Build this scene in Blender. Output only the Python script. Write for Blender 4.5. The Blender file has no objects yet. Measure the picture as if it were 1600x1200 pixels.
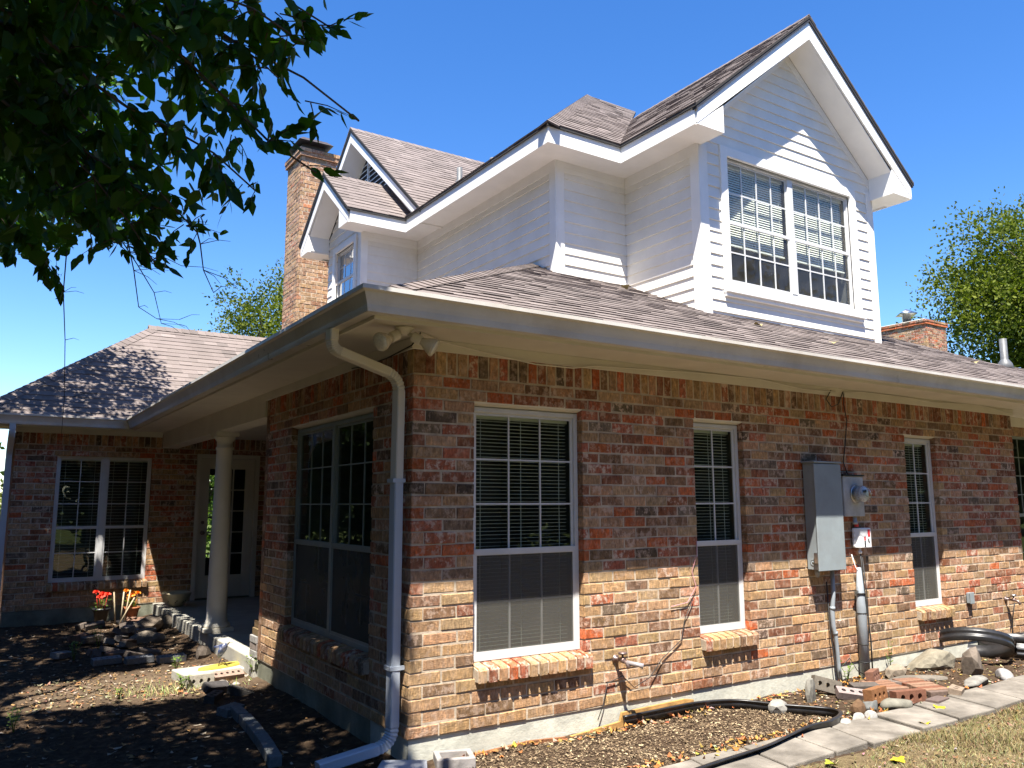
import bpy, math, random
from mathutils import Vector, Matrix
from math import radians as R, sin, cos, pi, sqrt
S = bpy.context.scene
# ---------------------------------------------------------------- camera
CAM = Vector((-2.3631, -4.8091, 1.461)); F_PX = 1267.44; PT, YW, RL = 0.14655, 0.57923, -0.00217
fw = Vector((sin(YW)*cos(PT), cos(YW)*cos(PT), sin(PT)))
rt = Vector((cos(YW), -sin(YW), 0)); up = rt.cross(fw)
rt, up = rt*cos(RL)+up*sin(RL), -rt*sin(RL)+up*cos(RL)
cd = bpy.data.cameras.new('camera'); cam = bpy.data.objects.new('camera', cd); S.collection.objects.link(cam)
cam.matrix_world = Matrix(((rt.x, up.x, -fw.x, CAM.x), (rt.y, up.y, -fw.y, CAM.y), (rt.z, up.z, -fw.z, CAM.z), (0, 0, 0, 1)))
cd.sensor_width = 36; cd.lens = 36*F_PX/1600; cd.clip_start = .05; cd.clip_end = 3000
S.camera = cam
# ---------------------------------------------------------------- sky, sun, exposure
SUNV = Vector((-.28, -.37, 1)).normalized()
EL = math.asin(SUNV.z); AZ = math.atan2(SUNV.x, SUNV.y)
W = bpy.data.worlds.new('World'); S.world = W; W.use_nodes = True
wn = W.node_tree.nodes; wl = W.node_tree.links
sky = wn.new('ShaderNodeTexSky'); sky.sky_type = 'NISHITA'; sky.sun_disc = False
sky.sun_elevation = EL; sky.sun_rotation = AZ % (2*pi); sky.altitude = 200; sky.air_density = 1.0; sky.dust_density = .2; sky.ozone_density = 3.0
bg = wn['Background']; bg.inputs[1].default_value = .075
hs = wn.new('ShaderNodeHueSaturation'); hs.inputs['Saturation'].default_value = 1.3; hs.inputs['Hue'].default_value = .509; hs.inputs['Value'].default_value = 1.12
wl.new(sky.outputs[0], hs.inputs['Color']); wl.new(hs.outputs[0], bg.inputs[0])
sl = bpy.data.lights.new('sun', 'SUN'); sl.energy = 5.0; sl.angle = R(.5); sl.color = (1, .94, .84)
so = bpy.data.objects.new('sun', sl); S.collection.objects.link(so)
so.rotation_euler = (-SUNV).to_track_quat('-Z', 'Y').to_euler(); so.location = SUNV*60
S.view_settings.view_transform = 'Standard'; S.view_settings.look = 'None'; S.view_settings.exposure = 1.68; S.view_settings.gamma = 1
S.cycles.max_bounces = 8; S.cycles.transparent_max_bounces = 16; S.cycles.use_denoising = True
# ---------------------------------------------------------------- helpers
rng = random.Random(7)
U = rng.uniform
def sstep(a, b, x):
    t = min(1, max(0, (x-a)/(b-a))); return t*t*(3-2*t)
class MB:
    def __init__(s): s.v = []; s.f = []; s.c = []; s.sm = []; s.T = None; s.col = (1, 1, 1, 0)
    def V(s, p):
        p = Vector(p)
        if s.T is not None: p = s.T @ p
        s.v.append(p); return len(s.v)-1
    def F(s, idx, smooth=False): s.f.append(idx); s.c.append(s.col); s.sm.append(smooth)
    def poly(s, pts, smooth=False): s.F([s.V(p) for p in pts], smooth)
    def hexa(s, b, t):      # bottom 4 ccw from above, top 4
        i = [s.V(p) for p in b]; j = [s.V(p) for p in t]
        n = len(i); s.F(i[::-1]); s.F(j)
        for k in range(n): s.F([i[k], i[(k+1) % n], j[(k+1) % n], j[k]])
    def box(s, x0, x1, y0, y1, z0, z1):
        x0, x1 = min(x0, x1), max(x0, x1); y0, y1 = min(y0, y1), max(y0, y1); z0, z1 = min(z0, z1), max(z0, z1)
        s.hexa([(x0, y0, z0), (x1, y0, z0), (x1, y1, z0), (x0, y1, z0)], [(x0, y0, z1), (x1, y0, z1), (x1, y1, z1), (x0, y1, z1)])
    def prism(s, pts, off):  # polygon extruded by vector off
        off = Vector(off); a = [Vector(p) for p in pts]
        n = Vector((0, 0, 0))
        for i in range(len(a)): n += (a[i]-a[0]).cross(a[(i+1) % len(a)]-a[0])
        if n.dot(off) < 0: a = a[::-1]
        s.hexa(a, [p+off for p in a])
    def tube(s, path, r, n=10, cap=True, smooth=True):
        path = [Vector(p) for p in path]; k = len(path)
        rr = r if isinstance(r, (list, tuple)) else [r]*k
        prev = None; rings = []
        for i, p in enumerate(path):
            d = (path[min(i+1, k-1)]-path[max(i-1, 0)]).normalized()
            if prev is None: a = d.orthogonal().normalized()
            else: a = (prev-d*prev.dot(d)); a = a.normalized() if a.length > 1e-6 else d.orthogonal().normalized()
            prev = a; b = d.cross(a)
            rings.append([s.V(p+(a*cos(2*pi*q/n)+b*sin(2*pi*q/n))*rr[i]) for q in range(n)])
        for i in range(k-1):
            for q in range(n): s.F([rings[i][q], rings[i][(q+1) % n], rings[i+1][(q+1) % n], rings[i+1][q]], smooth)
        if cap: s.F(rings[0][::-1]); s.F(rings[-1])
    def sweep(s, path, w, h, side, scale=None):   # rectangular section, fixed side vector
        path = [Vector(p) for p in path]; side = Vector(side).normalized(); rings = []
        for i, p in enumerate(path):
            d = (path[min(i+1, len(path)-1)]-path[max(i-1, 0)]).normalized(); nn = d.cross(side).normalized()
            k = scale[i] if scale else 1
            rings.append([s.V(p+side*a*w/2*k+nn*b*h/2*k) for a, b in ((-1, -.8), (-.8, -1), (.8, -1), (1, -.8), (1, .8), (.8, 1), (-.8, 1), (-1, .8))])
        m = 8
        for i in range(len(path)-1):
            for q in range(m): s.F([rings[i][q], rings[i][(q+1) % m], rings[i+1][(q+1) % m], rings[i+1][q]])
        s.F(rings[0][::-1]); s.F(rings[-1])
    def lathe(s, prof, c=(0, 0, 0), n=24, axis='z', smooth=True):
        c = Vector(c); rings = []
        ax = {'z': (Vector((1, 0, 0)), Vector((0, 1, 0)), Vector((0, 0, 1))), 'y': (Vector((1, 0, 0)), Vector((0, 0, 1)), Vector((0, -1, 0))), 'x': (Vector((0, 1, 0)), Vector((0, 0, 1)), Vector((1, 0, 0)))}[axis] if isinstance(axis, str) else axis
        for r, h in prof: rings.append([s.V(c+ax[0]*r*cos(2*pi*q/n)+ax[1]*r*sin(2*pi*q/n)+ax[2]*h) for q in range(n)])
        for i in range(len(prof)-1):
            for q in range(n): s.F([rings[i][q], rings[i][(q+1) % n], rings[i+1][(q+1) % n], rings[i+1][q]], smooth)
        s.F(rings[0][::-1]); s.F(rings[-1])
    def build(s, name, mat, parent=None, bevel=0, loc=None):
        me = bpy.data.meshes.new(name); me.from_pydata(s.v, [], s.f)
        me.polygons.foreach_set('use_smooth', s.sm)
        at = me.attributes.new('Col', 'FLOAT_COLOR', 'FACE'); at.data.foreach_set('color', [x for c in s.c for x in c])
        me.materials.append(mat); me.update()
        o = bpy.data.objects.new(name, me); S.collection.objects.link(o)
        if parent: o.parent = parent
        if loc is not None: o.location = loc
        if bevel:
            b = o.modifiers.new('bevel', 'BEVEL'); b.width = bevel; b.segments = 2; b.limit_method = 'ANGLE'; b.angle_limit = R(40)
        return o
def tag(o, label, cat, group=None, kind=None):
    if label: o['label'] = label
    if cat: o['category'] = cat
    if group: o['group'] = group
    if kind: o['kind'] = kind
    return o
def empty(name, loc, label, cat, group=None, rz=0):
    o = bpy.data.objects.new(name, None); S.collection.objects.link(o); o.location = loc; o.rotation_euler = (0, 0, rz); o.empty_display_size = .1
    return tag(o, label, cat, group)
def copy_tree(o, parent=None):
    c = o.copy(); S.collection.objects.link(c)
    if parent: c.parent = parent
    for ch in list(o.children): copy_tree(ch, c)
    return c
# ---------------------------------------------------------------- materials
def newmat(name):
    m = bpy.data.materials.new(name); m.use_nodes = True; nt = m.node_tree
    return m, nt, nt.nodes['Principled BSDF']
def nd(nt, typ, ins=None, **pr):
    n = nt.nodes.new('ShaderNode'+typ)
    for k, v in pr.items(): setattr(n, k, v)
    for k, v in (ins or {}).items():
        if hasattr(v, 'is_output'): nt.links.new(v, n.inputs[k])
        else: n.inputs[k].default_value = v
    return n
def mix(nt, a, b, fac, mode='MIX'):
    n = nt.nodes.new('ShaderNodeMix'); n.data_type = 'RGBA'; n.blend_type = mode
    for i, v in ((6, a), (7, b), (0, fac)):
        if hasattr(v, 'is_output'): nt.links.new(v, n.inputs[i])
        else: n.inputs[i].default_value = (*v, 1) if isinstance(v, tuple) and len(v) == 3 else v
    return n.outputs[2]
def ramp(nt, src, stops):
    n = nt.nodes.new('ShaderNodeValToRGB'); nt.links.new(src, n.inputs[0]); e = n.color_ramp.elements
    while len(e) < len(stops): e.new(.5)
    for q, (p, c) in zip(e, stops): q.position = p; q.color = (*c, 1) if isinstance(c, tuple) else (c, c, c, 1)
    return n.outputs[0]
def pos(nt): return nd(nt, 'NewGeometry').outputs['Position']
def noise(nt, vec, sc, det=4, rough=.55, stretch=None):
    if stretch: vec = nd(nt, 'Mapping', {0: vec, 'Scale': stretch}).outputs[0]
    return nd(nt, 'TexNoise', {'Vector': vec, 'Scale': sc, 'Detail': det, 'Roughness': rough}).outputs['Fac']
def bump(nt, bs, h, st=.3, dist=.01):
    b = nd(nt, 'Bump', {'Height': h, 'Strength': st, 'Distance': dist}); nt.links.new(b.outputs[0], bs.inputs['Normal'])
def simple(name, col, rough=.5, metal=0, var=.12, sc=6, bs_=.0, bsc=60, spec=None, dirt=None, obj=False):
    m, nt, b = newmat(name)
    v = nd(nt, 'TexCoord').outputs['Object'] if obj else pos(nt)
    n1 = noise(nt, v, sc, 6)
    lo = tuple(c*(1-var*1.3) for c in col); hi = tuple(min(1, c*(1+var)) for c in col)
    c = ramp(nt, n1, [(.3, lo), (.7, hi)])
    if dirt:
        n2 = noise(nt, v, sc*.6, 8, .7); c = mix(nt, c, dirt, ramp(nt, n2, [(.46, 0.), (.68, .75)]))
    nt.links.new(c, b.inputs['Base Color'])
    r_ = ramp(nt, noise(nt, v, sc*3, 4), [(.3, max(0, rough-.08)), (.7, min(1, rough+.08))]); nt.links.new(r_, b.inputs['Roughness'])
    b.inputs['Metallic'].default_value = metal
    if spec is not None: b.inputs['Specular IOR Level'].default_value = spec
    if bs_: bump(nt, b, noise(nt, v, bsc, 6, .65), bs_)
    return m
def mat_brick():
    m, nt, b = newmat('brick'); at = nd(nt, 'Attribute', attribute_name='Col'); v = pos(nt)
    n1 = noise(nt, v, 22, 6, .65); n2 = noise(nt, v, 90, 5, .7)
    c = mix(nt, at.outputs['Color'], (.5, .5, .5), 1.0, 'MULTIPLY')
    c = mix(nt, at.outputs['Color'], c, ramp(nt, n1, [(.36, 0.), (.70, .9)]))
    st = noise(nt, v, 34, 5, .6, (1.6, 1.6, .55)); c = mix(nt, c, (1.75, 1.65, 1.55), ramp(nt, st, [(.48, 0.), (.66, .85)]), 'MULTIPLY')
    st2 = noise(nt, v, 47, 5, .6, (1.7, 1.7, .4)); c = mix(nt, c, (.55, .5, .47), ramp(nt, st2, [(.52, 0.), (.66, .8)]), 'MULTIPLY')
    c = mix(nt, c, (.44, .33, .235), ramp(nt, noise(nt, v, 9, 6, .7), [(.45, 0.), (.75, .35)]))
    sm = ramp(nt, noise(nt, v, 17, 7, .72, (1, 1, .8)), [(.5, 0.), (.58, 1.)])
    sm2 = nd(nt, 'Math', {0: sm, 1: at.outputs['Alpha']}, operation='MULTIPLY').outputs[0]
    c = mix(nt, c, (.58, .47, .415), sm2)
    dk = nd(nt, 'Math', {0: ramp(nt, noise(nt, v, 30, 6, .7), [(.60, 0.), (.70, 1.)]), 1: .55}, operation='MULTIPLY').outputs[0]
    c = mix(nt, c, (.06, .045, .04), dk); c = mix(nt, c, (.98, .90, .795), 1.0, 'MULTIPLY')
    nt.links.new(c, b.inputs['Base Color']); b.inputs['Roughness'].default_value = .9; b.inputs['Specular IOR Level'].default_value = .2
    h = nd(nt, 'Math', {0: n1, 1: n2}, operation='ADD').outputs[0]; bump(nt, b, h, .55, .012)
    return m
def mat_shingle():
    m, nt, b = newmat('asphalt_shingle'); at = nd(nt, 'Attribute', attribute_name='Col'); v = pos(nt)
    g = noise(nt, v, 260, 3, .8); w = noise(nt, v, 1.3, 4)
    c = mix(nt, at.outputs['Color'], (.30, .28, .27), ramp(nt, g, [(.45, 0.), (.75, .3)]))
    c = mix(nt, c, (.04, .034, .034), ramp(nt, g, [(.25, .6), (.5, 0.)]))
    c = mix(nt, c, (.06, .05, .045), ramp(nt, w, [(.5, 0.), (.8, .3)]))
    st = noise(nt, v, 2.2, 5, .6, (3.0, 3.0, .35)); c = mix(nt, c, (.05, .045, .042), ramp(nt, st, [(.58, 0.), (.8, .12)]))
    nt.links.new(c, b.inputs['Base Color']); b.inputs['Roughness'].default_value = .95; b.inputs['Specular IOR Level'].default_value = .15
    bump(nt, b, g, .5, .004); return m
def mat_leaf(name, a, bcol, tr=.25, rough=.45):
    m, nt, b = newmat(name); b.inputs['Specular IOR Level'].default_value = .22; at = nd(nt, 'Attribute', attribute_name='Col')
    c = mix(nt, a, bcol, at.outputs['Fac']); nt.links.new(c, b.inputs['Base Color']); b.inputs['Roughness'].default_value = rough
    t = nd(nt, 'BsdfTranslucent'); c2 = mix(nt, c, (1.3, 1.5, .5), 1.0, 'MULTIPLY'); nt.links.new(c2, t.inputs[0])
    mx = nd(nt, 'MixShader', {0: tr}); nt.links.new(b.outputs[0], mx.inputs[1]); nt.links.new(t.outputs[0], mx.inputs[2])
    nt.links.new(mx.outputs[0], nt.nodes['Material Output'].inputs[0]); return m
def mat_glass(name, tint=(.8, .86, .83), refl=1.5, dusty=.0):
    m, nt, b = newmat(name); nt.nodes.remove(b)
    t = nd(nt, 'BsdfTransparent', {0: (*tint, 1)}); v = pos(nt)
    g = nd(nt, 'BsdfGlossy', {'Roughness': .015, 0: (.95, .97, 1, 1)})
    bp = nd(nt, 'Bump', {'Height': noise(nt, v, 2.2, 2), 'Strength': .05, 'Distance': .05}); nt.links.new(bp.outputs[0], g.inputs['Normal'])
    f0 = 1.6*((refl-1)/(refl+1))**2; lw = nd(nt, 'LayerWeight', {'Blend': .5}).outputs['Facing']   # Schlick reflectance, the same from both sides
    fr = nd(nt, 'MapRange', {0: nd(nt, 'Math', {0: lw, 1: 5.}, operation='POWER').outputs[0], 3: f0, 4: 1.}); mx = nd(nt, 'MixShader', {0: fr.outputs[0]})
    nt.links.new(t.outputs[0], mx.inputs[1]); nt.links.new(g.outputs[0], mx.inputs[2]); o = mx.outputs[0]
    if dusty:
        d = nd(nt, 'BsdfDiffuse', {0: (.55, .54, .5, 1)})
        k = nd(nt, 'Math', {0: noise(nt, v, 7, 5), 1: dusty}, operation='MULTIPLY')
        m2 = nd(nt, 'MixShader', {0: k.outputs[0]}); nt.links.new(o, m2.inputs[1]); nt.links.new(d.outputs[0], m2.inputs[2]); o = m2.outputs[0]
    nt.links.new(o, nt.nodes['Material Output'].inputs[0]); return m
def mat_screen(name, col, opac):
    m, nt, b = newmat(name); b.inputs['Base Color'].default_value = (*col, 1); b.inputs['Roughness'].default_value = .8
    t = nd(nt, 'BsdfTransparent'); k = ramp(nt, noise(nt, pos(nt), 3, 4), [(.3, max(0, opac-.06)), (.7, opac+.06)])
    mx = nd(nt, 'MixShader', {0: k}); nt.links.new(t.outputs[0], mx.inputs[1]); nt.links.new(b.outputs[0], mx.inputs[2])
    nt.links.new(mx.outputs[0], nt.nodes['Material Output'].inputs[0]); return m
def mat_ground():
    m, nt, b = newmat('ground_soil'); v = pos(nt)
    sx = nd(nt, 'SeparateXYZ', {0: v}); n0 = noise(nt, v, 3, 6, .65); n1 = noise(nt, v, 14, 8, .7); n2 = noise(nt, v, 70, 5, .7)
    soil = ramp(nt, n1, [(.28, (.025, .017, .011)), (.5, (.07, .046, .03)), (.72, (.13, .095, .06))])
    soil = mix(nt, soil, (.16, .115, .075), ramp(nt, n2, [(.6, 0.), (.75, .6)]))
    grass = ramp(nt, n1, [(.25, (.07, .05, .027)), (.48, (.15, .112, .062)), (.7, (.23, .18, .10))])
    grass = mix(nt, grass, (.06, .075, .02), ramp(nt, n0, [(.5, 0.), (.7, .55)]))
    far = mix(nt, (.05, .085, .018), (.09, .095, .03), n0)
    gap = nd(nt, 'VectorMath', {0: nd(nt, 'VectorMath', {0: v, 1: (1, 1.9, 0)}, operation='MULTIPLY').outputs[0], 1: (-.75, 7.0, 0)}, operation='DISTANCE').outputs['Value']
    soil = mix(nt, soil, mix(nt, (.24, .18, .12), (.12, .085, .055), n1), nd(nt, 'MapRange', {0: gap, 1: 1.7, 2: .6, 3: 0., 4: .6}).outputs[0])   # paler soil by the porch: the strip's sunlight put into the colour
    # lawn lies in front of the path (y < -1.4); far lawn green
    yy = nd(nt, 'Math', {0: sx.outputs[1], 1: -1.36}, operation='LESS_THAN').outputs[0]
    c = mix(nt, soil, grass, yy)
    d = nd(nt, 'VectorMath', {0: v, 1: (2, 2, 0)}, operation='DISTANCE').outputs['Value']
    c = mix(nt, c, far, nd(nt, 'MapRange', {0: d, 1: 11., 2: 16.}).outputs[0])
    nt.links.new(c, b.inputs['Base Color']); b.inputs['Roughness'].default_value = 1; b.inputs['Specular IOR Level'].default_value = .1
    bump(nt, b, nd(nt, 'Math', {0: n1, 1: n2}, operation='ADD').outputs[0], .8, .03); return m
def mat_col(name, rough=.8, sc=40, var=.35, bst=.4, gain=.5):   # colour from the face attribute, with mottling
    m, nt, b = newmat(name); at = nd(nt, 'Attribute', attribute_name='Col'); v = pos(nt)
    n1 = noise(nt, v, sc, 6, .7); c = mix(nt, mix(nt, at.outputs['Color'], (gain, gain, gain), 1.0, 'MULTIPLY'), (1-var, 1-var, 1-var), ramp(nt, n1, [(.35, 1.), (.65, 0.)]), 'MULTIPLY')
    nt.links.new(c, b.inputs['Base Color']); b.inputs['Roughness'].default_value = rough; b.inputs['Specular IOR Level'].default_value = .25
    bump(nt, b, n1, bst, .006); return m
BRICK = mat_brick(); SHINGLE = mat_shingle(); GROUND = mat_ground()
MORTAR = simple('mortar', (.47, .39, .30), .95, var=.25, sc=9, bs_=.5, bsc=80, spec=.1)
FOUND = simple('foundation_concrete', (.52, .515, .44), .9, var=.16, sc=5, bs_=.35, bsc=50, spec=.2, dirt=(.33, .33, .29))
DKFOUND = simple('dark_foundation', (.22, .225, .175), .92, var=.25, sc=4, bs_=.4, bsc=50, spec=.15, dirt=(.10, .105, .075))  # darker, greener foundation concrete for the left walls
CONC = simple('concrete', (.36, .35, .31), .9, var=.14, sc=4, bs_=.35, bsc=50, spec=.2, dirt=(.30, .28, .23))
SLABM = simple('slab_concrete', (.20, .18, .155), .95, var=.35, sc=4, bs_=.6, bsc=70, spec=.15, dirt=(.085, .075, .062))
SIDING = simple('white_siding', (.80, .78, .735), .55, var=.05, sc=3, bs_=.14, bsc=35, dirt=(.72, .695, .64))
TRIM = simple('white_trim', (.84, .83, .805), .45, var=.04, sc=4, bs_=.05, bsc=40)
BEIGE = simple('beige_paint', (.63, .595, .515), .55, var=.06, sc=2.5, bs_=.05, bsc=40)
VENTG = simple('grey_vent', (.10, .105, .11), .5, var=.15, sc=20)
GUTTER = simple('gutter_enamel', (.58, .56, .53), .35, var=.06, sc=2, dirt=(.42, .38, .33))
DSPOUT = simple('downspout_enamel', (.44, .49, .56), .35, var=.05, sc=2)
EDGE = simple('dark_drip_edge', (.03, .03, .035), .7, var=.3)
FRAME = simple('window_frame_paint', (.58, .585, .59), .4, var=.06, sc=5)
DKFRAME = simple('grey_window_frame', (.22, .25, .235), .45, var=.08, sc=5)
GLASS = mat_glass('window_glass', (.70, .78, .74), 1.55)
GLASSD = mat_glass('dusty_window_glass', (.55, .6, .58), 1.5, .10)
GLASSG = mat_glass('gable_window_glass', (.86, .9, .88), 1.3, .10)
SCREEN = mat_screen('insect_screen', (.085, .082, .072), .64)
DKSCREEN = mat_screen('dark_solar_screen', (.04, .045, .04), .8)
BLIND = simple('blind_slat', (.86, .85, .78), .6, var=.05)
ROOM = simple('room_interior', (.10, .095, .085), .9, var=.3, sc=1.5)
METALG = simple('grey_enamel', (.25, .29, .31), .45, var=.05, sc=5, dirt=(.21, .23, .24))
METERG = simple('weathered_meter_box', (.44, .45, .45), .5, var=.12, sc=8, dirt=(.28, .28, .28))
PIPEG = simple('grey_conduit', (.25, .28, .31), .45, var=.08, sc=9)
BLACK = simple('black_plastic', (.018, .018, .02), .38, var=.3, sc=8, spec=.5)
CABLE = simple('black_cable', (.02, .02, .02), .6, var=.2)
WHITEP = simple('white_plastic', (.8, .8, .8), .4, var=.03)
RED = simple('red_label', (.55, .03, .04), .5, var=.1)
STEEL = simple('galvanised_steel', (.5, .5, .5), .35, 1, .12, 12)
BRASS = simple('weathered_brass', (.22, .16, .15), .45, .7, .25, 30)
WOOD = simple('stained_board', (.40, .22, .07), .75, var=.3, sc=14, bs_=.3)
COLM = mat_col('mottled_masonry'); ROCKM = mat_col('rock', .9, 14, .4, .8); CHIPM = mat_col('mulch_chip', .95, 60, .3, .2, 1.75)
TERRA = simple('fired_clay', (.34, .12, .05), .8, var=.2, sc=30)
BARK = simple('bark', (.10, .08, .065), .95, var=.35, sc=20, bs_=.9, bsc=30, spec=.1)
TWIG = simple('twig_bark', (.07, .055, .045), .9, var=.3, sc=30, spec=.1)
LEAFN = mat_leaf('broad_leaf', (.016, .052, .005), (.042, .105, .008), .36, .55)
LEAFF = mat_leaf('tree_foliage', (.034, .06, .007), (.135, .158, .012), .28, .7)
HEDGE = mat_leaf('hedge_foliage', (.015, .032, .006), (.04, .06, .012), .12, .6)
LEAFW = mat_leaf('weed_leaf', (.10, .16, .03), (.16, .24, .05), .3)
DRYLEAF = mat_col('dry_leaf', .7, 50, .3, .2, .6); GRASSM = mat_col('grass_blade', .8, 30, .2, .1, 1.35)
# ================================================================ HOUSE
def boxes(name, mat, L, bevel=0):
    for b in L: m_ = MB(); m_.box(*b); m_.build(name, mat, house, bevel=bevel)

C_ = .08      # brick course height; z = 0 is the top of the foundation
house = empty('brick_house', (0, 0, 0), 'red and tan brick house with white sided upper storey and grey shingle roof', 'house')
PALE = [False]
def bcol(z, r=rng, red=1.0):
    k = r.random(); low = .86 if z < .42 else (.55 if z < .98 else 0)  # tan bottom courses; extra tan up to the eave-shadow line stands in for sunlight
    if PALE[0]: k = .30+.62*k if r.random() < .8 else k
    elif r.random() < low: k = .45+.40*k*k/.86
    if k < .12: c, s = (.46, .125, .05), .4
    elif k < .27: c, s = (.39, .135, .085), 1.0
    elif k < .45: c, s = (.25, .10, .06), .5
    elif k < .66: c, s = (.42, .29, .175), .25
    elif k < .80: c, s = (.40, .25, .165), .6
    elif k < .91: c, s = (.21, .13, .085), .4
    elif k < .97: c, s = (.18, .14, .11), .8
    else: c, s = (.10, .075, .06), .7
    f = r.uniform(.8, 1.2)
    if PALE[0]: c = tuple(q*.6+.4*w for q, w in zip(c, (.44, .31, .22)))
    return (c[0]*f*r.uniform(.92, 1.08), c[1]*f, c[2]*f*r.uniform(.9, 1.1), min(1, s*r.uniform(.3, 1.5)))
def brick_at(mb, F, u0, u1, z0, z1, dep=.09, z=None, out=0, colr=None, ch=.0055):
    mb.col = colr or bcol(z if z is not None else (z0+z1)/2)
    o = out+rng.uniform(-.0035, .0035); t = rng.uniform(-.0012, .0012)
    j = lambda: rng.uniform(-.0028, .0028)
    back = [(u0, -dep, z0), (u1, -dep, z0), (u1, -dep, z1), (u0, -dep, z1)]
    q = [(u0+j(), z0+j()), (u1+j(), z0+j()), (u1+j(), z1+j()), (u0+j(), z1+j())]
    q[0] = (max(q[0][0], u0-.002), q[0][1])
    mid = [(a, o-ch+t, b) for a, b in q]
    cx, cz = (u0+u1)/2, (z0+z1)/2
    fr = [(a+(ch if a < cx else -ch)*.8, o+t, b+(ch if b < cz else -ch)*.8) for a, b in q]
    I = [[mb.V(F(*p)) for p in L] for L in (back, mid, fr)]
    mb.F(I[2])
    for A, B in ((I[0], I[1]), (I[1], I[2])):
        for k in range(4): mb.F([A[k], A[(k+1) % 4], B[(k+1) % 4], B[k]])
def spans(u0, u1, z0, z1, ops):
    sp = [(u0, u1)]
    for a, b, c, d in ops:
        if d <= z0+.015 or c >= z1-.015: continue
        nw = []
        for s, e in sp:
            if b <= s or a >= e: nw.append((s, e)); continue
            if a > s: nw.append((s, a))
            if b < e: nw.append((b, e))
        sp = nw
    return [(s, e) for s, e in sp if e-s > .02]
def brick_wall(name, F, u0, u1, ncourse, ops, parent, alt=0, soldier=2.32, stop=2.53, e0=(0, 0), BL=.226, z00=0, cs=C_, rec=.0045):
    mb = MB()
    for j in range(ncourse):
        za, zb = z00+j*cs+.0055, z00+(j+1)*cs-.005
        for s, e in spans(u0+e0[j % 2], u1, za, zb, ops):
            off = ((j+alt) % 2)*BL/2+rng.uniform(-.012, .012)
            k = math.floor((s-off)/BL); cuts = [s]
            while True:
                k += 1; x = k*BL+off+rng.uniform(-.005, .005)
                if x >= e-.03: break
                if x > s+.04: cuts.append(x)
            cuts.append(e)
            for a, b in zip(cuts[:-1], cuts[1:]):
                brick_at(mb, F, a+(.005 if a > s+1e-6 else 0), b-(.005 if b < e-1e-6 else 0), za, zb)
    if soldier:
        n = int((u1-u0)/.0835)
        for k in range(n):
            a = u0+(u1-u0)*k/n; b = u0+(u1-u0)*(k+1)/n
            brick_at(mb, F, a+(.006 if k else 0), b-.006, soldier+.008, stop, z=2)
    o = mb.build(name, BRICK, parent)
    mm = MB(); top = stop if soldier else z00+ncourse*cs
    zs = sorted({z00, top, *[q for p in ops for q in p[2:] if z00 < q < top]})
    for za, zb in zip(zs[:-1], zs[1:]):
        for s, e in spans(u0, u1, za, zb, ops):
            a, b = s+.008, e-.008
            P = [F(a, -.085, za), F(b, -.085, za), F(b, -rec, za), F(a, -rec, za)]; Q = [F(a, -.085, zb), F(b, -.085, zb), F(b, -rec, zb), F(a, -rec, zb)]
            mm.hexa(P, Q)
    mm.build('mortar', MORTAR, o); return o
# local frames: F(u, d, z): along wall, outward, up
FR = lambda u, d, z: (u, -d, z)                 # right wall, y = 0
FL = lambda u, d, z: (-d, u, z)                 # left wall, x = 0
YW_ = 8.63
FW = lambda u, d, z: (u, YW_-d, z)              # wing wall
ZH, ZS = 2.18, .40
OA, OB, OC = (.473, 1.411), (2.588, 3.184), (5.64, 6.22)
XE = 7.893
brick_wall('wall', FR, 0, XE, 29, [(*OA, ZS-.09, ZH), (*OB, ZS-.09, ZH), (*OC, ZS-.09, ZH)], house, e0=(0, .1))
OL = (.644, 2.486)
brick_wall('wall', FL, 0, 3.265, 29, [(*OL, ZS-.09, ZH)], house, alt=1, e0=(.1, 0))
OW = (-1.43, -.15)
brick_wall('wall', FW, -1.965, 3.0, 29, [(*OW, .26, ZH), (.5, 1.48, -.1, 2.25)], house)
# house corner return of the wing (left side) and inner porch walls
FWs = lambda u, d, z: (-1.965-d, YW_+u, z)
mb = MB(); mb.col = (.2, .12, .08, .3)
mb.box(-1.955, -1.87, YW_+.08, 13, 0, 2.53); mb.build('wall', BRICK, house)
for b in ((.0, 3.0, 3.18, 3.265, 0, 2.53), (3.0, 3.1, 3.2, 8.7, 0, 2.55), (XE-.09, XE, .09, .5, 0, 2.5)): mb = MB(); mb.col = (.2, .12, .08, .3); mb.box(*b); mb.build('wall', BRICK, house)
# right-hand set-back wall with the last window
FX = lambda u, d, z: (u, .45-d, z)
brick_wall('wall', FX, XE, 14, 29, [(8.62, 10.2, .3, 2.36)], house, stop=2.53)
# foundations
mb = MB(); mb.box(.012, 14, .012, .6, -.6, -.002); mb.build('foundation', FOUND, house)
boxes('foundation', DKFOUND, [(.013, .5, .61, 3.27, -.6, -.002), (-1.953, 3, YW_+.012, YW_+.4, -.6, -.003)])
mb = MB(); mb.box(-.03, 3, 3.275, YW_+.008, -.6, -.004); mb.build('porch_floor', CONC, house, bevel=.012)
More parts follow.
